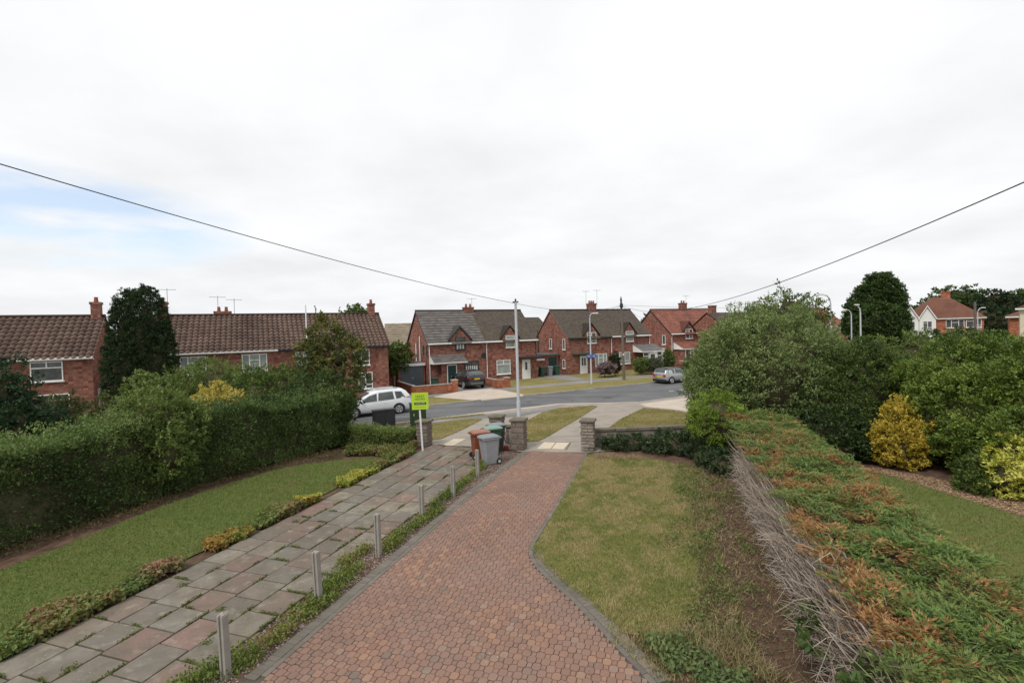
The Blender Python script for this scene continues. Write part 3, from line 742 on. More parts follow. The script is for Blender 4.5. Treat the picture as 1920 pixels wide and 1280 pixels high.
def gablet(root, u0, u1, zb, ze, zp, wall, rmat, slope, back=2.0, board=None):
    um = (u0 + u1) / 2; g = 0.18
    MB().yprism([(u0 + g, zb), (u1 - g, zb), (u1 - g, ze), (um, zp - .12), (u0 + g, ze)], -.02, .3).build('gable_wall', wall, root)
    hh = .09
    for (a, b) in ((u0 - .05, um), (u1 + .05, um)):
        zl = ze - .12
        o = MB().yprism([(a, zl), (b, zp), (b, zp + hh), (a, zl + hh)], -.12, back).build('gable_roof', rmat, root)
    if board:
        for (a, b) in ((u0 - .05, um), (u1 + .05, um)): MB().yprism([(a, ze - .2), (b, zp - .1), (b, zp + .11), (a, ze)], -.15, -.122).build('verge_board', board, root)

BZ = -0.28
# ---- left end house and terrace on the same side of the street
tx, ty = -10.05, 38.8
def TL(t): return (tx - 0.883 * t, ty - 0.469 * t)
EV, RG, DP = 4.45, 6.95, 7.0
k_t = (RG - EV) / (DP / 2)
TW = 15.8
ter = thing('terraced_house', 'long brick terrace with brown pantiled roof behind the garden shrubs', 'house', (*TL(TW), BZ), A_R)
shell(ter, TW, DP, EV, RG, BRICK2)
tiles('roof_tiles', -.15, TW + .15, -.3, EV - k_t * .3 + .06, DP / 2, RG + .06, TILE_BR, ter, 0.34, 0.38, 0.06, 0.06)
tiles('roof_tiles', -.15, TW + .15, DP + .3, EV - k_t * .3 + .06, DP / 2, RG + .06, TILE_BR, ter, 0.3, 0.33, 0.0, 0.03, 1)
ridge_tiles(ter, -.15, TW + .15, DP / 2, RG + .08, TILE_BR)
gutter(ter, -.1, 7.8, EV - .12); gutter(ter, 7.8, TW + .1, EV - .12, mat=DKFRAME)
for (u, w_, st, g_) in ((2.6, 1.5, 'cas3', GLASSB), (6.28, 1.6, 'cas3', GLASSB), (9.5, 1.1, 'cas2', GLASSB), (13.7, 1.25, 'cas2', GLASS)): window(ter, u, 3.45, w_, 1.25, st, gm=g_)
window(ter, 13.95, 1.6, 1.1, 1.3, 'cas2'); window(ter, 9.9, 1.6, 1.6, 1.3, 'cas2'); window(ter, 6.2, 1.5, 1.8, 1.3, 'cas3'); window(ter, 2.6, 1.5, 1.6, 1.3, 'cas3')
chimney(ter, .55, DP / 2, RG - .4, RG + 1.05, .55, .8, 1, BRICK2, [(.85, 1.0)])
chimney(ter, TW - .5, DP / 2, RG - .4, RG + .95, .5, .7, 1, BRICK2)
chimney(ter, 4.2, DP / 2 + 1.2, RG - 1.2, RG + .42, 1.1, .6, 2, BRICK2, [(3.9, 1.2), (5.0, 1.0)])
MB().tube([(9.75, -.3, EV - .6), (9.75, -.3, RG + .6)], .05, 6).build('vent_pipe', WHITE, ter)
DL, LW = 6.0, 12.0; k_l = (RG - EV) / (DL / 2)
lh = thing('brick_house', 'brick house with brown tiled roof at the left edge, beside the tall dark conifer', 'house', (*TL(18.5 + LW), BZ), A_R)
shell(lh, LW, DL, EV, RG, BRICK)
tiles('roof_tiles', -.15, LW + .12, -.3, EV - k_l * .3 + .06, DL / 2, RG + .06, TILE_BR, lh, 0.34, 0.38, 0.06, 0.06)
tiles('roof_tiles', -.15, LW + .12, DL + .3, EV - k_l * .3 + .06, DL / 2, RG + .06, TILE_BR, lh, 0.3, 0.33, 0.0, 0.03, 1)
ridge_tiles(lh, -.15, LW + .12, DL / 2, RG + .08, TILE_BR); gutter(lh, -.1, LW + .1, EV - .12)
window(lh, LW - 2.15, 3.55, 1.5, 1.2, 'top2'); window(lh, LW - 1.9, 1.55, 1.5, 1.2, 'top2'); window(lh, 5.0, 3.5, 1.5, 1.2, 'top2')
chimney(lh, LW - .35, DL / 2, RG - .4, RG + 1.0, .5, .6, 1, BRICK)
d = door(lh, 0, .85, 2.0, WHITE, lights=((-.3, .3, .3, 1.85),)); d.location = (LW, 1.4, 0.15); d.rotation_euler = (0, 0, math.pi / 2)
MB().add([(8.3, -1.0, 1.75), (9.1, -1.0, 1.75), (9.1, -.02, 2.15), (8.3, -.02, 2.15), (8.3, -1.0, 1.83), (9.1, -1.0, 1.83), (9.1, -.02, 2.23), (8.3, -.02, 2.23)], [(0, 1, 2, 3), (4, 5, 6, 7), (0, 1, 5, 4), (1, 2, 6, 5), (2, 3, 7, 6), (3, 0, 4, 7)]).build('canopy', TILE_GR, lh)

# ---- pair of semis A and B, and C, along the far side of the road
EV2, RG2, DP2 = 4.25, 7.45, 7.0
k2 = (RG2 - EV2) / (DP2 / 2)
def semi(r0, s0, label, W, roofs, wall):
    x, y = RC(r0, s0)
    h = thing('semi_detached_house', label, 'house', (x, y, BZ), A_R)
    shell(h, W, DP2, EV2, RG2, wall)
    for (u0, u1, mat, tw, cr, amp, stp, seg) in roofs:
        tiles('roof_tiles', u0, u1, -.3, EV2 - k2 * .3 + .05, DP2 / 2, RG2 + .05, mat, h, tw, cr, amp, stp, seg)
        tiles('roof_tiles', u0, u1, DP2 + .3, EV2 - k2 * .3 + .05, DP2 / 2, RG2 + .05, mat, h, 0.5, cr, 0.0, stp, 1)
        ridge_tiles(h, u0, u1, DP2 / 2, RG2 + .06, mat)
    return h
hA = semi(14.5, 44.5, 'brick semi-detached pair, half its roof grey tiles and half dark, behind the black car', 12.1,
          [(-.12, 6.0, TILE_GR, 0.42, 0.40, 0.0, 0.05, 1), (6.0, 12.2, TILE_DK, 0.26, 0.17, 0.012, 0.02, 2)], BRICK)
verge_board(hA, -.1, DP2, EV2, RG2, DKFRAME); verge_board(hA, 12.2, DP2, EV2, RG2, DKFRAME)
gutter(hA, -.1, 2.3, EV2 - .1); gutter(hA, 4.45, 7.9, EV2 - .1); gutter(hA, 9.9, 12.2, EV2 - .1)
downpipe(hA, .08, EV2 - .1); downpipe(hA, 6.15, EV2 - .1); downpipe(hA, 12.0, EV2 - .1, 2.3, DKFRAME)
gablet(hA, 2.05, 4.55, 3.4, 4.45, 5.75, BRICK, TILE_GR, k2, 1.75, DKFRAME); gablet(hA, 7.75, 10.05, 3.4, 4.45, 5.7, BRICK, TILE_DK, k2, 1.7)
VBL = pm('vertical_blind', (0.62, 0.63, 0.62), (0.5, 0.52, 0.5), 3, 0.8)
wn_ = window(hA, 3.3, 4.1, 1.1, 1.25, 'one', DKFRAME, GLASS, y=-.025); blinds(wn_, 1.1, 1.25, 3, VBL)
wn_ = window(hA, 4.45, 1.65, 1.55, 1.25, 'top2', DKFRAME, GLASS); blinds(wn_, 1.55, 1.25, 6, VBL)
wn_ = window(hA, 8.9, 4.08, 1.05, 1.25, 'one', WHITE, GLASSB, y=-.025)
window(hA, 8.05, 1.45, 1.6, 1.45, 'top2', WHITE, GLASSB)
GREEN_DOOR = pm('dark_green_door', (0.015, 0.05, 0.048), (0.012, 0.04, 0.04), 3, 0.4)
MB().box(.95, 3.25, -.9, 0, -.3, 2.35).build('porch', BRICK, hA)
door(hA, 2.0, .86, 2.02, GREEN_DOOR, y=-.905)
tiles('porch_roof', .1, 3.5, -1.25, 2.36, -.01, 3.05, TILE_GR, hA, 0.42, 0.36, 0.0, 0.05, 1)
MB().xprism([(-1.22, 2.2), (-1.22, 2.34), (-.01, 3.0), (-.01, 2.2)], .12, 3.48).build('porch_roof', WHITE, hA)
gutter(hA, .08, 3.52, 2.36, -1.28)
MB().box(9.6, 12.15, -.9, 0, 2.28, 2.42).build('canopy', DKFRAME, hA)
door(hA, 10.75, .86, 2.02, WHITE, lights=((-.13, .13, 1.0, 1.8),))
m = MB().tube([(5.7, -.02, 2.75), (5.7, -.25, 2.75)], .02, 5)
m.tube([(5.7, -.22, 2.75), (5.7, -.26, 2.75), (5.7, -.3, 2.75)], [.05, .22, .3], 12); m.build('satellite_dish', BLACK, hA)
chimney(hA, 5.75, DP2 / 2, RG2 - .35, RG2 + .42, 1.05, .6, 2, BRICK, [(6.2, 1.0)])
for yy, zt in ((2.3, 4.9), (3.6, 4.2)): MB().tube([(-.12, yy, 1.7), (-.12, yy, zt)], .055, 6).build('flue_pipe', WHITE, hA)
for yy in (.4, 1.5): window(hA, 0, 3.5, .35, 1.0, 'plain', DKFRAME, y=yy, x=0.0, rz=-math.pi / 2, sill=False)
# rear lean-to seen past the gable
MB().box(-1.9, 0, 4.2, 7.0, -.4, 2.6).build('extension', BRICK, hA)
# garage beside A
gx, gy = RC(14.5, 44.5)
ga = thing('garage', 'flat-roofed brick garage with grey door beside the grey-tiled semi', 'garage', (gx, gy, BZ), A_R)
gd_ = MB().box(-2.75, -.12, .9, 5.8, -.4, 2.2); gd_.build('wall', BRICK, ga)
MB().box(-2.85, -.1, .75, 5.9, 2.25, 2.38).build('roof', FELT, ga); MB().box(-2.87, -.1, .72, .75, 2.08, 2.32).build('fascia', WHITE, ga)
GD = pm('slate_garage_door', (0.1, 0.115, 0.13), (0.085, 0.1, 0.112), 3, 0.5)
gdo = MB().box(-2.5, -.3, .86, .9, -.05, 2.05)
gdo = gdo.build('garage_door', GD, ga)
for q in range(10): MB().box(-2.46, -.34, .845, .858, .02 + q * .2, .19 + q * .2).build('door_panel', GD, gdo)
MB().box(-1.45, -1.3, .82, .845, .9, .96).build('handle', GREY_PAINT, gdo)
MB().box(-5.3, -2.95, 1.8, 2.03, -.4, 2.2).box(-5.35, -2.9, 1.75, 2.1, 2.2, 2.32).build('side_wall', BRICK, ga)

hB = semi(31.0, 44.9, 'brick semi-detached pair with dark mossy roof behind the wooden telegraph pole', 12.3,
          [(-.12, 12.4, TILE_DK, 0.26, 0.17, 0.012, 0.02, 2)], BRICK)
verge_board(hB, -.1, DP2, EV2, RG2, pm('brown_board', (0.22, 0.15, 0.11), None, 3, 0.7)); verge_board(hB, 12.4, DP2, EV2, RG2, MATS['brown_board'])
gutter(hB, -.1, 2.4, EV2 - .1, mat=DKFRAME); gutter(hB, 4.5, 6.2, EV2 - .1, mat=DKFRAME); gutter(hB, 6.2, 8.0, EV2 - .1); gutter(hB, 10.0, 12.4, EV2 - .1)
downpipe(hB, 6.2, EV2 - .1, 1.8); downpipe(hB, 12.25, EV2 - .1)
gablet(hB, 2.1, 4.5, 3.4, 4.45, 5.75, BRICK, TILE_DK, k2, 1.7); gablet(hB, 7.9, 10.2, 3.4, 4.45, 5.75, BRICK, TILE_DK, k2, 1.7)
window(hB, 3.3, 4.1, 1.3, 1.25, 'cas2', WHITE, GLASS, y=-.025); window(hB, 9.05, 4.1, 1.2, 1.25, 'one', WHITE, GLASSB, y=-.025)
window(hB, 4.6, 1.5, 1.75, 1.4, 'cas3', WHITE, GLASSB); window(hB, 8.2, 1.5, 1.7, 1.4, 'cas2', WHITE, GLASSB)
MB().box(.5, 3.2, -.9, 0, 2.3, 2.44).build('canopy', pm('green_felt', (0.07, 0.1, 0.075), None, 4, 0.8), hB)
door(hB, 2.1, .88, 2.02, WHITE, lights=((-.28, -.05, .95, 1.8), (.05, .28, .95, 1.8)))
tiles('porch_roof', 9.5, 13.0, -1.7, 2.3, -.02, 3.05, FELT, hB, 0.5, 0.3, 0.0, 0.012, 1)
MB().xprism([(-1.68, 2.15), (-1.68, 2.28), (-.02, 3.02), (-.02, 2.15)], 9.52, 12.98).build('porch_roof', WHITE, hB)
MB().box(9.7, 12.85, -1.5, 0, -.3, .7).build('porch', BRICK, hB)
for uu in (10.2, 12.4): window(hB, uu, 1.42, .8, 1.4, 'one', WHITE, GLASS, y=-1.5)
door(hB, 11.3, 1.0, 2.0, WHITE, y=-1.505, lights=((-.35, .35, 1.1, 1.85),))
chimney(hB, 6.1, DP2 / 2, RG2 - .35, RG2 + .85, 1.05, .65, 3, BRICK, [(5.3, 1.6), (7.0, 1.75)])
for yy, zz in ((.8, 3.45), (3.6, 3.5)): window(hB, 0, zz, .5, 1.2, 'plain', WHITE, y=yy, x=0.0, rz=-math.pi / 2)
window(hB, 0, 1.2, .5, 1.0, 'plain', WHITE, y=.9, x=0.0, rz=-math.pi / 2)
MB().tube([(-.1, 6.4, .2), (-.1, 6.4, 5.2)], .06, 6).build('soil_pipe', DKFRAME, hB)
ol = thing('brick_outhouse', 'low brick outhouse with green side door joining the two semi-detached pairs', 'outhouse', (*RC(26.75, 46.4), BZ), A_R)
MB().box(0, 4.1, .3, 4.2, -.4, 2.25).build('wall', BRICK, ol); MB().box(-.05, 4.15, .1, 4.3, 2.25, 2.4).build('roof', FELT, ol)
MB().box(.25, 2.2, .26, .299, 1.72, 1.9).build('fascia', WHITE, ol); MB().box(2.75, 3.75, .24, .299, -.1, 2.0).build('door', GREEN_DOOR, ol)

hC = semi(47.4, 45.3, 'brick semi-detached pair with red tiled roof behind the silver car', 12.3, [(-.12, 12.4, TILE_RD, 0.3, 0.3, 0.012, 0.03, 2)], BRICK)
verge_board(hC, -.1, DP2, EV2, RG2, DKFRAME); verge_board(hC, 12.4, DP2, EV2, RG2, DKFRAME)
gutter(hC, -.1, 2.3, EV2 - .1); gutter(hC, 4.5, 12.4, EV2 - .1); downpipe(hC, .1, EV2 - .1)
gablet(hC, 2.1, 4.5, 3.4, 4.45, 5.7, BRICK, TILE_RD, k2, 1.7, DKFRAME); window(hC, 3.3, 4.1, 1.3, 1.25, 'cas2', y=-.025)
tiles('porch_roof', .4, 5.6, -1.6, 2.3, -.02, 3.1, TILE_RD, hC, 0.3, 0.3, 0.01, 0.03, 2)
MB().xprism([(-1.58, 2.15), (-1.58, 2.28), (-.02, 3.05), (-.02, 2.15)], .42, 5.58).build('porch_roof', WHITE, hC)
MB().box(.6, 5.4, -1.4, 0, -.3, 2.2).build('porch', BRICK, hC)
window(hC, 1.5, 1.35, .95, 1.5, 'plain', y=-1.4); window(hC, 3.6, 1.35, .8, 1.5, 'one', y=-1.4); downpipe(hC, 2.4, 2.3, 0, y=-1.45)
for yy in (1.2, 4.6): window(hC, 0, 3.4, .55, 1.25, 'plain', WHITE, y=yy, x=0.0, rz=-math.pi / 2)
MB().box(-2.3, -.02, .8, 4.5, -.3, 2.3).build('side_porch', WHITE, hC)
chimney(hC, 6.1, DP2 / 2, RG2 - .35, RG2 + .95, 1.0, .65, 2, BRICK, [(6.8, 1.1)])

# ---- houses further off
def far_house(name, label, px, Y, th, W, dep, eave, ridge, wall, roof, wins, ch=(), hip=False, zb=BZ):
    x, y, _ = AT(px, 640, Y)
    h = thing(name, label, 'house', (x, y, zb), th)
    if not hip:
        shell(h, W, dep, eave, ridge, wall)
        k = (ridge - eave) / (dep / 2)
        for (ya, yb) in ((-.3, dep / 2), (dep + .3, dep / 2)): tiles('roof_tiles', -.15, W + .15, ya, eave - k * .3 + .06, yb, ridge + .06, roof, h, 0.5, 0.4, 0.0, 0.04, 1)
        gutter(h, -.1, W + .1, eave - .1)
    else:
        MB().box(0, W, 0, dep, -.4, eave).build('wall', wall, h)
        o = .35; e = eave - .05; a = dep / 2
        MB().add([(-o, -o, e), (W + o, -o, e), (W + o, dep + o, e), (-o, dep + o, e), (a, a, ridge), (W - a, a, ridge)],
                 [(0, 1, 5, 4), (1, 2, 5), (2, 3, 4, 5), (3, 0, 4), (3, 2, 1, 0)]).build('roof', roof, h)
        MB().box(-.3, W + .3, -.33, -.25, eave - .2, eave - .04).build('gutter', WHITE, h)
    for (u, z, w_, hh, st, g_) in wins: window(h, u, z, w_, hh, st, gm=g_)
    for (u, wx, n, hh) in ch: chimney(h, u, dep / 2, ridge - .4, ridge + hh, wx, .6, n, BRICKO if roof is TILE_OR else BRICK)
    return h
far_house('brick_house', 'far brick house with plain brown roof seen between the terrace and the semis', 722, 66, math.radians(12), 9.5, 7, 4.0, 6.7, BRICKO, roofmat('buff_tile', (0.2, 0.165, 0.12), (0.26, 0.215, 0.16), (0.16, 0.13, 0.09), 0.5), [(5.9, 3.2, 1.7, 1.1, 'cas2', GLASSB)])
far_house('brick_house', 'grey-roofed house half hidden behind the dark-tiled semi', 968, 74, math.radians(40), 8, 7, 4.4, 7.3, BRICK, TILE_DK, [(3, 3.4, 1.5, 1.1, 'cas2', GLASS)])
far_house('brick_house', 'house whose chimney and roof show above the big pale green shrub', 1372, 60, math.radians(30), 12, 7, 4.2, 6.75, BRICK, TILE_DK, [(3, 3.4, 1.5, 1.1, 'cas2', GLASS)], ch=((1.0, .9, 0, 1.0),))
far_house('brick_house', 'brick house with a small red chimney behind the tallest curved lamp post', 1532, 68, math.radians(38), 12, 7, 4.5, 7.4, BRICK, TILE_RD, [(2.0, 3.6, 1.4, 1.1, 'cas2', GLASSB), (7.0, 3.6, 1.4, 1.1, 'cas2', GLASSB)], ch=((2.6, .9, 1, .9),))
far_house('brick_house', 'low brick house front peeping between hedge tops below the big dark tree', 1650, 60, math.radians(20), 6, 6, 3.6, 5.0, BRICK, TILE_DK, [(1.8, 3.0, 1.3, 1.1, 'cas2', GLASS), (3.4, 3.0, 1.1, 1.1, 'cas2', GLASS)])
# white gabled semi with hipped orange roof
hw = far_house('white_gabled_house', 'white twin-gabled house with orange hipped roof and brick bay end', 1694, 78, math.radians(-38), 9.4, 7.5, 5.2, 8.6, BRICKO, TILE_OR,
               [(6.2, 4.25, 2.1, 1.25, 'cas3', GLASS), (8.3, 4.25, 1.7, 1.25, 'cas2', GLASS), (6.2, 1.8, 2.1, 1.4, 'cas3', GLASS)], ch=((5.4, 1.1, 2, .75),), hip=True)
MB().box(5.0, 9.3, -.5, -.02, 2.6, 2.8).build('bay_roof', WHITE, hw)
for a in (-.1, 1.95):
    gw_ = 2.0; mid = a + gw_ / 2
    MB().yprism([(a, -.4), (a + gw_, -.4), (a + gw_, 5.3), (mid, 7.1), (a, 5.3)], -.7, 4.0).build('gable_wing', WRENDER, hw)
    for (p, q) in ((a - .12, mid), (a + gw_ + .12, mid)):
        MB().yprism([(p, 5.15), (q, 7.2), (q, 7.34), (p, 5.3)], -.9, 4.0).build('roof', TILE_OR, hw); MB().yprism([(p, 4.98), (q, 7.05), (q, 7.26), (p, 5.22)], -.96, -.91).build('verge_board', WHITE, hw)
    window(hw, mid, 4.1, 1.1, 1.35, 'cas2', WHITE, GLASS, y=-.7); window(hw, mid, 1.6, 1.2, 1.4, 'cas2', WHITE, GLASS, y=-.7)
far_house('white_annexe', 'low white house with orange hipped roof behind the far lamp', 1818, 86, math.radians(-40), 5.2, 4.5, 4.6, 6.6, WRENDER, TILE_OR, [(4.2, 3.4, .8, .9, 'plain', GLASS)], hip=True)
far_house('brick_house', 'brick house with hipped orange roof at the right edge', 1893, 50, math.radians(-45), 7, 7, 5.2, 6.9, BRICKO, TILE_OR, [], hip=True)
far_house('cream_house', 'cream rendered house wall at the far right edge', 1913, 42, math.radians(-46), 8, 7, 5.9, 7.6, CREAM, TILE_RD, [], hip=True)
# ---------------------------------------------------------------- garden walls, piers, posts
STONE = pm('rough_stone', (0.2, 0.165, 0.135), (0.3, 0.255, 0.215), 7, 0.95, 0.9, 18, 0.15, c3=(0.13, 0.115, 0.09), big=2.5)
STONE2 = pm('weathered_stone', (0.155, 0.125, 0.105), (0.215, 0.175, 0.145), 6, 0.95, 0.8, 20, 0.15, c3=(0.1, 0.09, 0.07), big=2.0)
COPE = pm('mossy_coping', (0.13, 0.115, 0.09), (0.19, 0.165, 0.13), 8, 0.95, 0.8, 25, 0.1, c3=(0.09, 0.085, 0.04), big=3)
def stone_geo(m, x0, x1, y0, y1, z0, z1):
    j = lambda: random.uniform(-.012, .012); b = .018
    cx_, cy_, cz_ = (x0 + x1) / 2, (y0 + y1) / 2, (z0 + z1) / 2
    m.add([(x0 + j(), y0 + j(), z0), (x1 + j(), y0 + j(), z0), (x1 + j(), y1 + j(), z0), (x0 + j(), y1 + j(), z0), (x0 + j(), y0 + j(), z1), (x1 + j(), y0 + j(), z1), (x1 + j(), y1 + j(), z1), (x0 + j(), y1 + j(), z1)],
          [(3, 2, 1, 0), (4, 5, 6, 7), (0, 1, 5, 4), (1, 2, 6, 5), (2, 3, 7, 6), (3, 0, 4, 7)])
def pier(label, x, y, rz, w, h, courses, mat, cap=0.1, rough=True):
    o = thing('stone_gate_pier', label, 'gate pier', (x, y, GZ(x, y)), rz, 'stone gate piers')
    hz = (h - cap) / courses
    MB().box(-w / 2 + .03, w / 2 - .03, -w / 2 + .03, w / 2 - .03, -.1, h - cap).build('core', pm('mortar', (0.3, 0.27, 0.23), (0.22, 0.2, 0.17), 12, 0.95, 0.5), o)
    for k in range(courses):
        z0, z1 = k * hz + .012, (k + 1) * hz - .012
        t = random.uniform(-.12, .12) * w; pr = (lambda: random.uniform(0.0, .035 if rough else .012))
        if k % 2 == 0: L = [(-w / 2, t - .01, -w / 2 - pr(), w / 2 + pr()), (t + .01, w / 2, -w / 2 - pr(), w / 2 + pr())]
        else: L = [(-w / 2 - pr(), w / 2 + pr(), -w / 2 - pr(), t - .01), (-w / 2 - pr(), w / 2 + pr(), t + .01, w / 2 + pr())]
        for (a, b, c, d_) in L:
            m = MB(); stone_geo(m, a, b, c, d_, z0, z1); m.build('stone', mat, o, bevel=.014)
    m = MB(); stone_geo(m, -w / 2 - .06, w / 2 + .06, -w / 2 - .06, w / 2 + .06, h - cap, h); m.build('capstone', COPE, o, bevel=.02)
    return o
def pbase(px, py): return GP(px, py)
px_, py_ = pbase(795, 836); pier('brown stone gate pier beside the green estate agent board', px_, py_ + .2, A_D, .5, 1.12, 7, STONE2)
px_, py_ = pbase(943, 829); pier('stone gate pier mostly hidden behind the wheelie bins', px_ - .25, py_ + .35, A_D, .52, 1.15, 6, STONE2)
px_, py_ = pbase(974, 843); pier('smooth-faced stone gate pier beside the concrete fence post near the bins', px_, py_ + .22, A_D, .54, 1.26, 5, STONE2, rough=False)
px_, py_ = pbase(1105, 845); pier('pale rubble stone gate pier at the end of the low garden wall', px_, py_ + .22, A_D, .5, 1.24, 9, STONE)
# dwarf wall between the two middle piers
a = np.array(GP(946, 832)); b = np.array(GP(962, 836))
wl_ = thing('dwarf_wall', 'short dark stone wall between the two piers behind the bins', 'wall', (a[0], a[1] + .15, 0), A_D)
for k in range(4):
    for q in range(2): 
        m = MB(); stone_geo(m, q * .28 + (k % 2) * .06, q * .28 + .27 + (k % 2) * .06, 0, .25, k * .17 + .01, k * .17 + .16); m.build('stone', STONE2, wl_, bevel=.012)
m = MB(); stone_geo(m, -.05, .7, -.05, .3, .69, .78); m.build('coping', COPE, wl_, bevel=.015)
# low rendered wall on the right
a = np.array([3.3, 19.75]); b = np.array([8.4, 20.05]); L = np.linalg.norm(b - a); ang = math.atan2(*(b - a)[::-1])
gw = thing('garden_wall', 'low rendered garden wall with concrete coping running right from the pale pier', 'wall', (a[0], a[1], 0), ang)
REND = pm('old_render', (0.25, 0.215, 0.185), (0.19, 0.165, 0.14), 3, 0.95, 0.5, 15, 0.1, c3=(0.13, 0.12, 0.09), big=1.2)
MB().box(0, L, 0, .22, -.1, .62).build('wall', REND, gw)
k = 0.0
while k < L - .1:
    e = min(k + random.uniform(.85, .95), L); m = MB(); stone_geo(m, k + .006, e - .006, -.05, .27, .62, .74); m.build('coping_stone', COPE, gw, bevel=.012); k = e
# concrete fence posts
PCON = concmat('post_concrete', (0.27, 0.25, 0.225), (0.34, 0.315, 0.285), (0.17, 0.155, 0.13), 0.7)
def conc_post(label, x, y, h, lean, grp='concrete fence posts'):
    t = .05
    prof = [(-.05, -.055), (.05, -.055), (.05, -.022), (.028, -.018), (.028, .018), (.05, .022), (.05, .055), (-.05, .055), (-.05, .022), (-.028, .018), (-.028, -.018), (-.05, -.022)]
    m = MB()
    V = [(p[0], p[1], -.1) for p in prof] + [(p[0], p[1], h - .02) for p in prof] + [(p[0] * .85, p[1] * .85, h + random.uniform(-.012, .012)) for p in prof]
    n = len(prof); Fs = [tuple(range(2 * n, 3 * n))]
    for kk in (0, n):
        for i in range(n): Fs.append((kk + i, kk + (i + 1) % n, kk + n + (i + 1) % n, kk + n + i))
    m.add(V, Fs); o = m.build('concrete_post', PCON); o.location = (x, y, 0)
    o.rotation_euler = (lean[0], lean[1], A_D + math.pi / 2); tag(o, label, 'fence post', grp); return o
names = ['nearest grooved concrete fence post beside the drive, at the bottom of the picture', 'second grooved concrete fence post from the bottom of the picture', 'third grooved concrete fence post from the bottom of the picture', 'fourth grooved concrete fence post from the bottom, midway along the drive', 'fifth grooved concrete fence post, second from the wheelie bins', 'grooved concrete fence post right in front of the wheelie bins']
for i, ((px, py), nm) in enumerate(zip([(424, 1268), (598, 1128), (710, 1040), (791, 972), (850, 930), (896, 892)], names)):
    x, y = G(px, py); conc_post(nm, x, y, [.93, .95, .93, .9, .9, .9][i], (random.uniform(-.015, .015), [-.02, -.03, -.025, -.01, -.01, -.01][i]))
x, y = G(959, 842); conc_post('short concrete post standing against the smooth gate pier', x, y + .05, .82, (0, 0))

# brick garden walls in front of house A
def brick_wall(label, pts, h, th=.22, pier_at=(), mat=None):
    mat = mat or BRICKO
    x0, y0 = pts[0]; o = thing('brick_garden_wall', label, 'wall', (x0, y0, GZ(x0, y0) - .02))
    for (a, b) in zip(pts[:-1], pts[1:]):
        d_ = np.array(b) - np.array(a); L = np.linalg.norm(d_); an = math.atan2(d_[1], d_[0])
        w_ = MB().box(-.0, L, -th / 2, th / 2, -.2, h).build('wall', mat, o); w_.location = (a[0] - x0, a[1] - y0, 0); w_.rotation_euler = (0, 0, an)
        c_ = MB().box(-.03, L + .03, -th / 2 - .03, th / 2 + .03, h, h + .06).build('coping', KERB if mat is BRICKO else mat, o); c_.location = w_.location; c_.rotation_euler = w_.rotation_euler
    for (p, hh) in pier_at:
        q = MB().box(-.24, .24, -.24, .24, -.2, hh).build('pier', mat, o); q.location = (p[0] - x0, p[1] - y0, 0); q.rotation_euler = (0, 0, A_R)
        q2 = MB().box(-.28, .28, -.28, .28, hh, hh + .07).build('pier_cap', KERB, o); q2.location = q.location; q2.rotation_euler = q.rotation_euler
    return o
brick_wall('low orange brick wall with end pier in front of the green door', [RC(11.6, 44.9), RC(11.6, 39.4), RC(15.0, 39.4)], .72, pier_at=((RC(15.1, 39.4), 1.0),))
brick_wall('low orange brick wall between the black car and the lawn', [RC(19.3, 44.4), RC(19.3, 39.6), RC(20.0, 39.3)], .7, pier_at=((RC(20.2, 39.3), .85),))
brick_wall('low red brick wall with pier behind the silver car', [RC(37.5, 40.6), RC(43.6, 40.2)], .7, pier_at=((RC(43.8, 40.2), 1.05),), mat=BRICK)
brick_wall('low red brick wall with pale gate posts right of the silver car', [RC(46.0, 40.0), RC(54.0, 39.6)], .7, mat=BRICK)

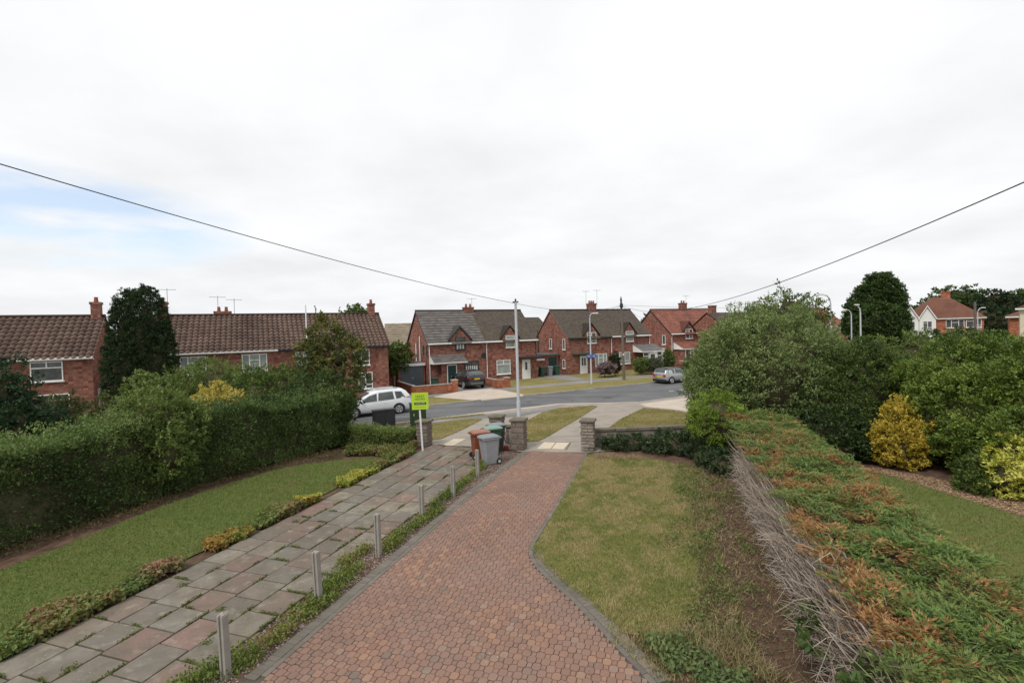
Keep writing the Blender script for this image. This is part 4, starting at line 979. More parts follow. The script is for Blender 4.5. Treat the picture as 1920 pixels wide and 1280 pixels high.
# ---------------------------------------------------------------- wheelie bins
def bin_mat(n, c): return pm(n, c, tuple(x * .85 for x in c), 4, .5, spec=.4)
def wheelie(label, x, y, z, rz, body, lid, grp, cat='wheelie bin', s=1.0):
    o = thing('wheelie_bin', label, cat, (x, y, z), rz, grp); o.scale = (s, s, s)
    # local: front -y, wheels at +y
    m = MB()
    def rect(w0, y0, y1, zz, c=.05): return [(-w0 + c, y0, zz), (w0 - c, y0, zz), (w0, y0 + c, zz), (w0, y1 - c, zz), (w0 - c, y1, zz), (-w0 + c, y1, zz), (-w0, y1 - c, zz), (-w0, y0 + c, zz)]
    rings = [rect(.2, -.22, .24, .0), rect(.215, -.235, .26, .04), rect(.262, -.33, .31, .9), rect(.27, -.34, .32, .93), rect(.295, -.365, .335, .935), rect(.295, -.365, .335, .985)]
    V = [p for r_ in rings for p in r_]; Fs = [tuple(range(7, -1, -1)), tuple(range(40, 48))]
    for k in range(5):
        for i in range(8): Fs.append((k * 8 + i, k * 8 + (i + 1) % 8, k * 8 + 8 + (i + 1) % 8, k * 8 + 8 + i))
    m.add(V, Fs); m.build('body', body, o)
    l_ = MB(); L = [rect(.3, -.385, .33, .99), rect(.3, -.385, .33, 1.015), rect(.25, -.31, .28, 1.055, .07)]
    V = [p for r_ in L for p in r_]; Fs = [tuple(range(7, -1, -1)), tuple(range(16, 24))]
    for k in range(2):
        for i in range(8): Fs.append((k * 8 + i, k * 8 + (i + 1) % 8, k * 8 + 8 + (i + 1) % 8, k * 8 + 8 + i))
    l_.add(V, Fs); lo = l_.build('lid', lid, o); MB().box(-.16, .16, -.42, -.37, .985, 1.005).build('lid_handle', lid, lo)
    MB().tube([(-.24, .4, .97), (.24, .4, .97)], .018, 6).box(-.23, -.19, .32, .41, .94, .985).box(.19, .23, .32, .41, .94, .985).build('handle', body, o)
    for sx in (-1, 1):
        wb = MB().tube([(sx * .215, .27, .1), (sx * .275, .27, .1)], .1, 14).build('wheel', RUBBER, o)
        MB().tube([(sx * .27, .27, .1), (sx * .281, .27, .1)], .055, 10).build('hub', pm('bin_hub', (0.45, 0.45, 0.43), None, 5, .6), wb)
    MB().tube([(-.22, .27, .1), (.22, .27, .1)], .014, 6).build('axle', BLACK, o)
    return o
BG = bin_mat('bin_grey', (0.27, 0.275, 0.29)); BGL = bin_mat('bin_grey_lid', (0.2, 0.22, 0.235)); BB = bin_mat('bin_brown', (0.2, 0.065, 0.03)); BBL = bin_mat('bin_brown_lid', (0.3, 0.125, 0.085))
BGN = bin_mat('bin_green', (0.035, 0.09, 0.055)); BGNL = bin_mat('bin_green_lid', (0.19, 0.3, 0.235)); BDG = bin_mat('bin_dark_grey', (0.055, 0.06, 0.06))
x, y = G(917, 871); gr = 'wheelie bins by the gate'
wheelie('pale grey wheelie bin in front of the other bins at the gate', x + .02, y + .2, .0, math.radians(-62 + 180) + math.pi, BG, BGL, gr)
x, y = G(905, 861); wheelie('brown wheelie bin with reddish lid between the grey and green bins', x - .12, y + .3, 0, math.radians(110), BB, BBL, gr)
x, y = G(922, 851); wheelie('green wheelie bin with pale green lid behind the brown bin', x + .02, y + .25, 0, math.radians(112), BGN, BGNL, gr)
x, y = G(930, 843); wheelie('dark green wheelie bin with grey lid, rearmost by the gate pier', x + .02, y + .2, 0, math.radians(114), BDG, BGL, gr)
x, y = G(949, 841); rb = MB().box(-.1, .1, -.06, .06, 0, .13, top=.8).build('red_block', pm('red_plastic', (0.4, 0.03, 0.025), None, 5, .5)); rb.location = (x, y, .0); rb.rotation_euler = (0, 0, .4); tag(rb, 'small red plastic block on the gravel behind the bins', 'block')
gr2 = 'wheelie bins beside the outhouse'
for (r_, s_, bm_, lm_, nm) in ((26.9, 45.5, BG, BG, 'leftmost grey wheelie bin in the row by the outhouse'), (27.8, 45.5, BGN, BGN, 'left green wheelie bin in the row by the outhouse'), (28.9, 45.6, BG, BG, 'right grey wheelie bin in the row by the outhouse'), (29.85, 45.6, BGN, BGN, 'right green wheelie bin in the row by the outhouse')):
    x, y = RC(r_, s_); wheelie(nm, x, y, GZ(x, y), A_R, bm_, lm_, gr2)
x, y = RC(14.4, 42.6); wheelie('dark green wheelie bin beside the porch of the green-doored house', x, y, GZ(x, y), A_R, BGN, BDG, gr2 if 0 else None)

# ---------------------------------------------------------------- poles, lamps, cables
def pole(name, label, cat, x, y, h, r0_, r1_, mat, grp=None):
    o = thing(name, label, cat, (x, y, GZ(x, y)), 0, grp)
    MB().tube([(0, 0, -.2), (0, 0, .9), (0, 0, .92), (0, 0, h)], [r0_ * 1.25, r0_ * 1.25, r0_, r1_], 10).build('column', mat, o); return o
x, y = G(973, 783, -.25)
tp = pole('telecom_pole', 'slim pale grey metal pole with small crossbar rising behind the gate pier', 'pole', x, y, 6.75, .095, .075, GREY_PAINT)
MB().tube([(0, 0, 6.72), (0, 0, 6.95)], .05, 8).build('cap', DKFRAME, tp)
MB().box(-.17, .17, -.03, .03, 6.72, 6.8).build('crossbar', DKFRAME, tp); TP = (x, y, 6.5)
x, y = G(1109, 720, -.27)
lp = pole('street_lamp', 'grey street lamp with short arm and two blue plates in front of the mossy-roofed semis', 'street lamp', x, y, 6.1, .075, .05, GREY_PAINT)
MB().tube([(0, 0, 6.0), (.02, 0, 6.3), (.15, 0, 6.5), (.35, 0, 6.56)], .045, 8).build('arm', GREY_PAINT, lp)
MB().box(.3, .8, -.1, .1, 6.5, 6.6, top=.8).build('lamp_head', pm('lamp_head', (0.6, 0.6, 0.58), None, 5, .5), lp)
BLUE = pm('blue_sign', (0.03, 0.1, 0.36), (0.035, 0.12, 0.4), 5, .4)
WPAINT = pm('sign_white', (0.7, 0.7, 0.7), None, 5, .5)
for (a, b) in ((-.4, -.02), (.08, .46)):
    sg = MB().box(a, b, -.13, -.1, 2.45, 2.75).build('sign_plate', BLUE, lp); MB().box(a + .07, b - .07, -.135, -.131, 2.62, 2.65).box(a + .1, b - .1, -.135, -.131, 2.53, 2.56).build('lettering', WPAINT, sg)
x, y = G(1170, 712, -.27)
wp = thing('telegraph_pole', 'dark wooden telegraph pole on the verge between the lamp and the silver car', 'telegraph pole', (x, y, GZ(x, y)))
MB().tube([(0, 0, -.2), (-.03, 0, 4), (-.1, 0, 7.9)], [.15, .13, .1], 10).build('shaft', WOOD, wp)
MB().tube([(-.1, 0, 7.85), (-.1, 0, 8.25)], [.11, .01], 8).build('finial', DKFRAME, wp)
MB().tube([(-.1, -.1, 7.1), (-.1, -.1, 7.5)], .16, 8).build('distribution_ring', DKFRAME, wp)
MB().box(-.09, .03, -.15, -.13, 2.4, 2.6).build('notice_plate', WPAINT, wp); WP = (x - .1, y, 7.1)
def curved_lamp(label, px, ytop, Y, arm, side=-1, cat='street lamp'):
    x, y, zt = AT(px, ytop, Y); zt = zt - BZ
    o = thing('street_lamp', label, cat, (x, y, BZ), 0, 'street lamps down the side road')
    MB().tube([(0, 0, -.2), (0, 0, 1.2), (0, 0, 1.22), (0, 0, zt - .7)], [.1, .1, .075, .06], 8).build('column', GREY_PAINT, o)
    MB().tube([(0, 0, zt - .7), (side * .06, 0, zt - .35), (side * .28, 0, zt - .08), (side * .6, 0, zt), (side * arm, 0, zt)], .05, 8).build('arm', GREY_PAINT, o)
    MB().box(min(side * arm, side * (arm + .4)), max(side * arm, side * (arm + .4)), -.1, .1, zt - .05, zt + .06, top=.8).build('lamp_head', MATS['lamp_head'], o)
curved_lamp('tallest curved lamp post rising above the shrubs left of the big dark tree', 1557, 552, 38, .55)
curved_lamp('middle curved lamp post in front of the big dark tree', 1596, 580, 55, .55)
curved_lamp('straight-armed lamp post nearest the big dark tree trunk', 1613, 571, 44, .12)
curved_lamp('distant curved lamp post in front of the low white house', 1833, 577, 58, .5, 1)
x, y, z = AT(1828, 566, 57); o = thing('telegraph_pole', 'distant wooden telegraph pole beside the far lamp', 'telegraph pole', (x, y, BZ))
MB().tube([(0, 0, -.2), (0, 0, z - BZ)], [.16, .12], 8).build('shaft', WOOD, o); MB().box(-.2, .2, -.05, .05, z - BZ - .4, z - BZ - .3).build('crossarm', WOOD, o)
CABLE = pm('black_cable', (0.02, 0.02, 0.022), None, 5, .6)
def cable(label, a, b, sag, r_, n=40):
    a, b = Vector(a), Vector(b); pts = []
    for i in range(n + 1):
        t = i / n; p = a.lerp(b, t); p.z -= 4 * sag * t * (1 - t); pts.append(p)
    o = MB().tube(pts, r_, 5).build('overhead_cable', CABLE); tag(o, label, 'cable', 'overhead cables'); return o
cable('overhead cable slanting down from upper left to the slim grey pole', AT(-500, 158, 6.5), TP, .25, .012)
cable('overhead cable slanting down from upper right towards the wooden pole', AT(2250, 195, 6.0), WP, 1.45, .012)
cable('thin cable from the wooden pole to the left semi-detached house', WP, AT(1002, 612, 52), .4, .012)
cable('thin cable looping from the wooden pole across the mossy roof', WP, AT(1062, 606, 57), 1.0, .012)
cable('thin cable from the wooden pole to the red-roofed house', WP, AT(1228, 600, 62), .4, .012)
cable('thin cable from the slim grey pole towards the wooden pole', TP, WP, .5, .01)
cable('level cable running right from the wooden pole', WP, AT(1500, 572, 66), .3, .012)

# ---------------------------------------------------------------- estate agent board, cabinets
LIME = pm('lime_board', (0.42, 0.62, 0.035), (0.4, 0.58, 0.03), 3, .5)
x, y, z = AT(792, 826, 20.0)
sb = thing('agent_board', 'lime green estate agent board on a white post beside the stone pier', 'sign', (x, y, 0), math.radians(8))
MB().box(-.035, .035, -.035, .035, -.1, 1.95).build('post', WPAINT, sb).rotation_euler = (0, math.radians(-2.2), 0)
bd = MB().box(-.36, .32, -.06, -.036, 1.32, 2.02).build('board', LIME, sb); bd.location = (-.02, 0, .42)
def text(parent, s, xc, zc, h, wmax, mat, y=-.0625):
    cu = bpy.data.curves.new('lettering', 'FONT'); cu.body = s; cu.size = h; cu.align_x = 'CENTER'; cu.align_y = 'CENTER'; cu.extrude = 0.0008
    to = bpy.data.objects.new('tmp_text', cu); COL.objects.link(to)
    dg = bpy.context.evaluated_depsgraph_get(); me = bpy.data.meshes.new_from_object(to.evaluated_get(dg)); bpy.data.objects.remove(to)
    me.materials.clear(); me.materials.append(mat)
    xs = [v.co.x for v in me.vertices]; wd = max(xs) - min(xs); sx = min(1.0, wmax / wd) if wmax else 1.0
    for v in me.vertices: v.co = Vector((v.co.x * sx, -v.co.z, v.co.y))
    o = newobj('lettering', me, parent); o.location = (xc, y, zc); return o
INK = pm('sign_ink', (0.03, 0.045, 0.03), None, 5, .6)
text(bd, 'LESLEY', -.02, 1.87, .125, .46, INK); text(bd, 'HOOKS', -.02, 1.75, .125, .46, INK)
MB().box(-.26, .23, -.0635, -.0602, 1.52, 1.62).build('banner', INK, bd); text(bd, 'UNDER OFFER', -.015, 1.57, .07, .4, WPAINT, -.0655)
OLIVE = pm('sign_olive', (0.2, 0.3, 0.02), None, 5, .6)
ft = MB()
for k in range(9): ft.box(-.25 + k * .052, -.25 + k * .052 + .03, -.0625, -.0602, 1.41, 1.435)
ft.build('small_print', OLIVE, bd)
x, y = G(722, 800, -.1)
cb_ = thing('telecom_cabinet', 'wide dark grey street cabinet behind the low hedge', 'cabinet', (x, y, GZ(x, y)), A_R)
c1 = MB().box(-.58, .58, 0, .42, -.1, 1.0).build('body', pm('cabinet_grey', (0.035, 0.035, 0.04), (0.045, 0.045, 0.05), 4, .5), cb_, bevel=.012); MB().box(-.61, .61, -.03, .45, 1.0, 1.05).build('lid', MATS['cabinet_grey'], cb_)
for xx in (-.28, .29): MB().box(xx - .27, xx + .27, -.012, -.002, .05, .95).build('door', MATS['cabinet_grey'], cb_)
x, y = G(787, 797, -.12)
cb_ = thing('telecom_cabinet', 'tall dark green street cabinet behind the estate agent board', 'cabinet', (x - .05, y + .1, GZ(x, y)), A_R)
MB().box(-.4, .42, 0, .4, -.1, 1.25).build('body', pm('cabinet_green', (0.025, 0.045, 0.022), (0.03, 0.055, 0.027), 4, .5), cb_, bevel=.012); MB().box(-.43, .45, -.03, .43, 1.25, 1.3).build('lid', MATS['cabinet_green'], cb_)
MB().box(-.36, .38, -.012, -.002, .08, 1.18).build('door', MATS['cabinet_green'], cb_); MB().box(-.3, -.26, -.03, -.012, .6, .72).build('handle', GREY_PAINT, cb_)

# ---------------------------------------------------------------- cars
def paint(name, c, rough=.22, metal=0.0):
    t = NT(name); t.col(c); t.rough(rough, .5); t.b.inputs['Metallic'].default_value = metal; t.b.inputs['Coat Weight'].default_value = .6; t.b.inputs['Coat Roughness'].default_value = .06
    n = t.noise(t.coord(), 30, 2); t.bump(n, .01, .002); return t.m
CHROME = pm('alloy', (0.55, 0.55, 0.56), (0.45, 0.45, 0.46), 8, .35, metal=.6)
REDL = pm('tail_lamp_red', (0.45, 0.02, 0.03), (0.35, 0.012, 0.02), 8, .15, spec=.6); CLRL = pm('lamp_clear', (0.6, 0.6, 0.6), (0.5, 0.5, 0.52), 8, .12, spec=.6)
PLATE = pm('yellow_plate', (0.62, 0.45, 0.03), None, 5, .5)
def car(name, label, x, y, z, rz, L, W, belt, roof, sill, wheels, wr, body, roofmat_=None, wins=(), front_glass=None, rear_glass=None, clad=None):
    """local x: rear(0) -> front(L); stations give belt height, roof height (=belt on bonnet)."""
    o = thing(name, label, 'car', (x, y, z), rz)
    bx, bz = zip(*belt); rx, rz_ = zip(*roof)
    hw = W / 2
    def wid(t): return hw * (1 - .16 * max(0, (t / L - .80) / .2) ** 2 - .12 * max(0, (.15 - t / L) / .15) ** 2)
    def bel(t): return float(np.interp(t, bx, bz))
    def rof(t): return max(bel(t) + .015, float(np.interp(t, rx, rz_)))
    def rw(t): return wid(t) * (1 - .24 * min(1, max(0.0, (rof(t) - bel(t)) / .5)))
    ts = sorted(set(list(np.linspace(0, L, 33)) + list(bx) + list(rx)))
    m = MB(); n = 9
    for t in ts:
        w_ = wid(t); b_ = bel(t); r_ = rof(t); q = rw(t); endf = min(1, min(t, L - t) / .12); s0 = sill + (.1 if endf < 1 else 0) * (1 - endf)
        half = [(w_ * .9, s0), (w_ * .985, s0 + .12), (w_ * 1.0, s0 + (b_ - s0) * .55), (w_ * .975, b_), (q + (w_ * .975 - q) * .12, b_ + (r_ - b_) * .82), (q * .93, r_ - .015), (q * .6, r_ + .02)]
        ring = half + [(-a, c) for a, c in half[::-1]]
        for a, c in ring: m.v.append((t, a * (0.93 if endf < .5 else 1), c))
    n = 14
    for i in range(len(ts) - 1):
        for j_ in range(n):
            m.f.append((i * n + j_, i * n + (j_ + 1) % n, (i + 1) * n + (j_ + 1) % n, (i + 1) * n + j_))
            rf = roofmat_ is not None and j_ in (4, 5, 6, 7, 8) and rof(ts[i]) - bel(ts[i]) > .35 and rof(ts[i + 1]) - bel(ts[i + 1]) > .35
            m.m.append(1 if rf else 0)
    m.f.append(tuple(range(n))); m.m.append(0); m.f.append(tuple((len(ts) - 1) * n + j_ for j_ in range(n))[::-1]); m.m.append(0)
    bo = m.build('body', [body, roofmat_ or body], o, smooth=True)
    def sidept(t, k, sd, e=.007):
        w_ = wid(t) * .975; q = rw(t); b_ = bel(t); r_ = rof(t)
        p1, p2 = (w_, b_), (q + (w_ - q) * .12, b_ + (r_ - b_) * .82)
        return (t, sd * (p1[0] + (p2[0] - p1[0]) * k + e), p1[1] + (p2[1] - p1[1]) * k)
    for poly in wins:
        for sd in (-1, 1):
            V = [sidept(t, k, sd) for t, k in poly]; V2 = [sidept(t, k, sd, -.01) for t, k in poly]; nn = len(V)
            MB().add(V + V2, [tuple(range(nn)), tuple(range(2 * nn - 1, nn - 1, -1))] + [(i, (i + 1) % nn, nn + (i + 1) % nn, nn + i) for i in range(nn)]).build('window', CARGLASS, o)
    for g_, nm in ((front_glass, 'windscreen'), (rear_glass, 'rear_window')):
        if g_:
            (ta, tb) = g_; V = []
            for t in np.linspace(ta, tb, 5):
                q = rw(t); r_ = rof(t)
                nx_ = .02 if nm == 'windscreen' else -.02
                for f_ in (-.86, -.45, 0, .45, .86): V.append((t + nx_, q * f_, r_ + (.026 if abs(f_) < .8 else .008)))
            Fs = [(i * 5 + j_, i * 5 + j_ + 1, i * 5 + 6 + j_, i * 5 + 5 + j_) for i in range(4) for j_ in range(4)]
            MB().add(V, Fs).build(nm, CARGLASS, o)
    for (wx) in wheels:
        for sd in (-1, 1):
            ww = wid(wx)
            ar = []
            for k in range(17):
                th = math.pi * k / 16; ar.append((wx + math.cos(th) * (wr + .07), wr + math.sin(th) * (wr + .07)))
            yy0, yy1 = (ww - .1, ww + .006) if sd > 0 else (-ww - .006, -ww + .1)
            MB().yprism(ar + [(wx - wr - .07, sill + .02), (wx + wr + .07, sill + .02)], yy0, yy1).build('wheel_arch', clad or BLACK, o)
            wh = MB().tube([(wx, sd * (ww - .17), wr), (wx, sd * (ww - .15), wr), (wx, sd * (ww + .0), wr), (wx, sd * (ww + .016), wr)], [wr * .93, wr, wr, wr * .93], 20).build('wheel', RUBBER, o)
            MB().tube([(wx, sd * (ww + .008), wr), (wx, sd * (ww + .02), wr)], wr * .68, 16).build('rim_backing', BLACK, wh)
            rm = MB()
            for k in range(5):
                th = 2 * math.pi * k / 5 + .3; dx, dz = math.cos(th), math.sin(th); nx_, nz2 = -dz * .05, dx * .05
                y0_, y1_ = sorted((sd * (ww + .018), sd * (ww + .03)))
                rm.yprism([(wx + nx_, wr + nz2), (wx - nx_, wr - nz2), (wx + dx * wr * .66 - nx_ * 1.3, wr + dz * wr * .66 - nz2 * 1.3), (wx + dx * wr * .66 + nx_ * 1.3, wr + dz * wr * .66 + nz2 * 1.3)], y0_, y1_)
            rm.build('rim', CHROME, wh)
            rg = MB(); 
            rg.tube([(wx + math.cos(a_) * wr * .66, sd * (ww + .02), wr + math.sin(a_) * wr * .66) for a_ in np.linspace(0, 2 * math.pi, 21)], .018, 5, cap=False); rg.build('rim_ring', CHROME, wh)
    return o, wid, bel, rof
# white people carrier, facing left, parked on the far kerb
WP_ = paint('white_car_paint', (0.72, 0.73, 0.75)); SV = paint('silver_car_paint', (0.42, 0.43, 0.43), .3, .35); BK = paint('black_car_paint', (0.012, 0.012, 0.014), .15)
def place(r_, s_): x, y = RC(r_, s_); return x, y
x, y = place(9.05, 32.28)
c, wid, bel, rof = car('parked_car', 'white people carrier parked on the far side behind the low hedge', x, y, -.335, A_R + math.pi, 4.77, 1.88,
    [(0, .98), (.3, 1.02), (1.2, 1.0), (3.0, .92), (3.75, .9), (4.4, .78), (4.77, .55)], [(0, 1.0), (.1, 1.1), (.42, 1.5), (.62, 1.6), (1.1, 1.655), (1.7, 1.66), (2.2, 1.62), (2.7, 1.5), (3.3, 1.24), (3.95, .9), (4.4, .8), (4.77, .55)], .24, (.95, 3.8), .335, WP_,
    wins=([(.48, .1), (1.1, .02), (1.18, .92), (.74, .9)], [(1.24, .02), (2.28, .02), (2.22, .94), (1.3, .94)], [(2.36, .02), (3.5, .05), (3.35, .5), (2.8, .93), (2.34, .94)]), front_glass=(2.75, 3.85), rear_glass=(.2, .58))
for sd in (-1, 1):
    MB().add([(-.02, sd * .62, .95), (-.02, sd * .86, .98), (.5, sd * .915, 1.08), (.1, sd * .86, 1.16), (-.01, sd * .64, 1.06)], [(0, 1, 2, 3, 4)]).build('tail_lamp', REDL, c)
    MB().box(3.25, 3.4, sd * .95 - .1, sd * .95 + .1, .95, 1.1, top=.8).build('mirror', WP_, c, bevel=.02)
    MB().box(1.75, 1.95, sd * .93 - .02, sd * .93 + .02, .78, .81).build('door_handle', WP_, c)
    MB().box(4.5, 4.7, sd * .6 - .15, sd * .6 + .15, .6, .72).build('headlamp', CLRL, c)
MB().box(-.03, .35, -.8, .8, .26, .42).build('rear_bumper', BLACK, c); MB().box(-.035, -.01, -.27, .27, .72, .84).build('number_plate', PLATE, c)
MB().box(.95, 2.4, -.62, -.58, 1.655, 1.69).build('roof_rail', CHROME, c); MB().box(.95, 2.4, .58, .62, 1.655, 1.69).build('roof_rail', CHROME, c)
# silver hatchback, seen from behind, facing right
x, y = place(32.35, 32.45)
c, wid, bel, rof = car('parked_car', 'silver hatchback with dark roof parked at the far kerb', x, y, -.335, A_R, 3.86, 1.73,
    [(0, .86), (.3, .92), (1.5, .93), (2.9, .93), (3.5, .88), (3.75, .78), (3.86, .6)], [(0, .9), (.05, 1.0), (.2, 1.3), (.32, 1.385), (1.2, 1.42), (1.95, 1.39), (2.55, 1.0), (2.75, .95), (3.86, .6)], .24, (.72, 3.2), .305, SV, roofmat_=pm('dark_roof', (0.03, 0.034, 0.034), None, 4, .3, spec=.5),
    wins=([(.3, .05), (1.12, .03), (1.14, .96), (.4, .95)], [(1.22, .03), (2.35, .03), (1.98, .95), (1.24, .96)]), front_glass=(1.98, 2.6), rear_glass=(.06, .26))
MB().box(-.02, .2, -.78, .78, .2, .42).build('rear_bumper', BLACK, c); MB().box(-.025, .0, -.26, .26, .6, .73).build('number_plate', PLATE, c)
MB().box(.25, .62, -.6, .6, 1.36, 1.41).build('spoiler', MATS['dark_roof'], c)
MB().box(1.1, 3.0, -.85, -.8, .16, .3).box(1.1, 3.0, .8, .85, .16, .3).build('sill_trim', BLACK, c)
for sd in (-1, 1):
    m = MB().tube([(-.03, sd * .64, .76), (.06, sd * .64, .76)], .13, 12); m.build('tail_lamp', REDL, c)
    MB().box(2.42, 2.55, sd * .9 - .09, sd * .9 + .09, .98, 1.12, top=.8).build('mirror', MATS['dark_roof'], c, bevel=.02)
# black SUV nose-in on the drive
x, y = place(17.4, 39.7)
c, wid, bel, rof = car('parked_car', 'black four-wheel-drive car parked nose-in on the drive of the grey-roofed semi', x, y, GZ(x, y), A_R + math.pi / 2, 4.37, 1.95,
    [(0, 1.05), (.3, 1.1), (1.5, 1.08), (3.0, 1.05), (3.9, 1.0), (4.37, .8)], [(0, 1.08), (.12, 1.2), (.5, 1.55), (.75, 1.62), (1.6, 1.65), (2.4, 1.6), (3.15, 1.08), (4.37, .8)], .3, (.85, 3.5), .37, BK,
    wins=([(.5, .05), (1.35, .03), (1.35, .95), (.7, .92)], [(1.42, .03), (2.75, .03), (2.35, .95), (1.42, .95)]), front_glass=(2.42, 3.1), rear_glass=(.14, .52))
MB().box(-.03, .1, -.6, .6, .42, .62).build('rear_bumper', pm('bumper_grey', (0.12, 0.12, 0.115), None, 5, .5), c); MB().box(-.03, -.005, -.27, .27, .86, .98).build('number_plate', PLATE, c)
for sd in (-1, 1):
    MB().box(-.025, .15, sd * .75 - .18, sd * .75 + .18, .95, 1.03).build('tail_lamp', REDL, c)
    MB().box(2.6, 2.75, sd * 1.02 - .12, sd * 1.02 + .12, 1.12, 1.3, top=.85).build('mirror', BK, c, bevel=.02)
# dark car just showing past the shrub
x, y = place(38.2, 32.5)
c, wid, bel, rof = car('parked_car', 'dark car mostly hidden by the big shrub, beyond the silver hatchback', x, y, -.335, A_R, 4.2, 1.78,
    [(0, .9), (.3, .95), (3.2, .92), (3.9, .8), (4.2, .6)], [(0, .95), (.1, 1.0), (.5, 1.35), (1.2, 1.46), (2.3, 1.4), (3.1, .95), (4.2, .6)], .24, (.8, 3.4), .32, BK,
    wins=([(.5, .05), (2.6, .03), (2.25, .95), (.7, .95)],), front_glass=(2.3, 3.0), rear_glass=(.12, .48))
# ---------------------------------------------------------------- vegetation
INNER = pm('dark_core', (0.06, 0.055, 0.03), (0.085, 0.072, 0.045), 6, 0.95, spec=.05)  # dark fill for the solid cores; gives gaps between leaves a shaded colour
def leaf_verts(C, A, L, W, flat=None):
    n = len(C); R = rng.normal(size=(n, 3))
    if flat is not None: R = R * 0.5 + flat
    S = unit(np.cross(A, R)); L = L * rng.uniform(.65, 1.3, (n, 1)); W = W * rng.uniform(.7, 1.25, (n, 1))
    V = np.empty((n, 4, 3)); Nn = np.cross(S, A)
    V[:, 0] = C - A * L * .5; V[:, 1] = C + S * W * .5 - A * L * .06 + Nn * W * .12; V[:, 2] = C + A * L * .5; V[:, 3] = C - S * W * .5 - A * L * .06 + Nn * W * .12
    return V.reshape(-1, 3)
def palcol(t, pal):
    t = np.clip(t, 0, 1); xs = np.linspace(0, 1, len(pal)); P = np.array(pal)
    return np.stack([np.interp(t, xs, P[:, k]) for k in range(3)], 1)
def leaves_at(CC, CN, per, rc, L, W, pal, name, parent, mat, up=.3, spread=.7, zmin=.02, ctone=.35, flatten=1.0, tone=None, patch=None):
    n = len(CC); C = np.repeat(CC, per, 0); N = np.repeat(CN, per, 0)
    off = rng.normal(size=C.shape); off = unit(off) * (rng.random((len(C), 1)) ** .5) * (rc if np.isscalar(rc) else np.repeat(rc, per)[:, None]); off[:, 2] *= flatten
    P = C + off
    A = unit(N * .6 + unit(off + 1e-6) * .5 + rng.normal(size=C.shape) * spread + np.array([0, 0, up]))
    ct = np.repeat(rng.normal(size=n) * ctone * .5, per) if tone is None else np.repeat(tone, per)
    t = .5 + ct + rng.normal(size=len(C)) * .2
    k = P[:, 2] > zmin + GZa(P); P, A, t = P[k], A[k], t[k]
    cols = palcol(t, pal)
    if patch is not None: cols = patch(P, cols)
    return np_mesh(name, leaf_verts(P, A, L, W, flat=np.array([0, 0, .6])), 4, mat, cols, parent)
def lumps(blobs, lr, zmin=.05, tight=False):
    out = []
    for bi, (c, r_) in enumerate(blobs):
        c, r_ = np.array(c), np.array(r_); rl = lr or float(np.clip(.3 * min(r_), .16, 1.1))
        area = 4 * math.pi * (((r_[0] * r_[1]) ** 1.6 + (r_[0] * r_[2]) ** 1.6 + (r_[1] * r_[2]) ** 1.6) / 3) ** (1 / 1.6)
        n = max(8, int(area / (rl * rl * .95)))
        d = unit(rng.normal(size=(n, 3))); P = c + d * r_ * (rng.uniform(.86, .94, (n, 1)) if tight else (rng.uniform(.7, 1.0, (n, 1)) + np.where(rng.random((n, 1)) < .18, .1, 0))); N = unit(d / r_)
        k = P[:, 2] > zmin
        for bj, (c2, r2) in enumerate(blobs):
            if bj != bi: k &= (((P - np.array(c2)) / np.array(r2)) ** 2).sum(1) > .62
        out.append(np.c_[P[k], N[k], rl * rng.uniform(.7, 1.25, k.sum())])
    return np.concatenate(out)
def blob_surface(blobs, n, zmin=0.05, lr=None, tight=False):
    Lm = lumps(blobs, lr, zmin, tight); p = Lm[:, 6] ** 2; p /= p.sum()
    i = rng.choice(len(Lm), size=n, p=p); d = unit(rng.normal(size=(n, 3)) + Lm[i, 3:6] * .75 + np.array([0, 0, .25]))
    tn = rng.normal(size=len(Lm)) * .22
    P = Lm[i, :3] + d * Lm[i, 6:7] * (1 - .35 * rng.random((n, 1)) ** 2); tt = tn[i]
    # a second, deeper layer so that the dark cores inside are covered
    m = int(n * .32); ar = np.array([max(b[1]) * min(b[1]) + b[1][0] * b[1][2] for b in blobs]); j = rng.choice(len(blobs), size=m, p=ar / ar.sum())
    e = unit(rng.normal(size=(m, 3))); Q = np.array([blobs[q][0] for q in j]) + e * np.array([blobs[q][1] for q in j]) * rng.uniform(.72, .84, (m, 1))
    kk = np.ones(m, bool)
    for bj, b in enumerate(blobs): kk &= (j == bj) | ((((Q - np.array(b[0])) / np.array(b[1])) ** 2).sum(1) > .5)
    P = np.concatenate([P, Q[kk]]); d = np.concatenate([d, e[kk]]); tt = np.concatenate([tt, rng.normal(size=kk.sum()) * .12])
    k = P[:, 2] > zmin
    return P[k], d[k], tt[k]
def core(blobs, parent, k=.74, mat=None):  # solid dark hull added inside the crown; its colour stands for inner shade
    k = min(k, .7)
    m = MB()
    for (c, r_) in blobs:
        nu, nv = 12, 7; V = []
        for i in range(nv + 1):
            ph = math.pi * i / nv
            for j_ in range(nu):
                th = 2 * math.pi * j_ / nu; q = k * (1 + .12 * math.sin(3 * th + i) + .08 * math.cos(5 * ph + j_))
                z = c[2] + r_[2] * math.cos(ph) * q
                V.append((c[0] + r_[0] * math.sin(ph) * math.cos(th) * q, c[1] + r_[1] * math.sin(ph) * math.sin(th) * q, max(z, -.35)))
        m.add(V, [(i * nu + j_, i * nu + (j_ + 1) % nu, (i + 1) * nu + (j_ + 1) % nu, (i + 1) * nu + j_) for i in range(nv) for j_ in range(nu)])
    return m.build('solid_core', mat or INNER, parent, smooth=True)
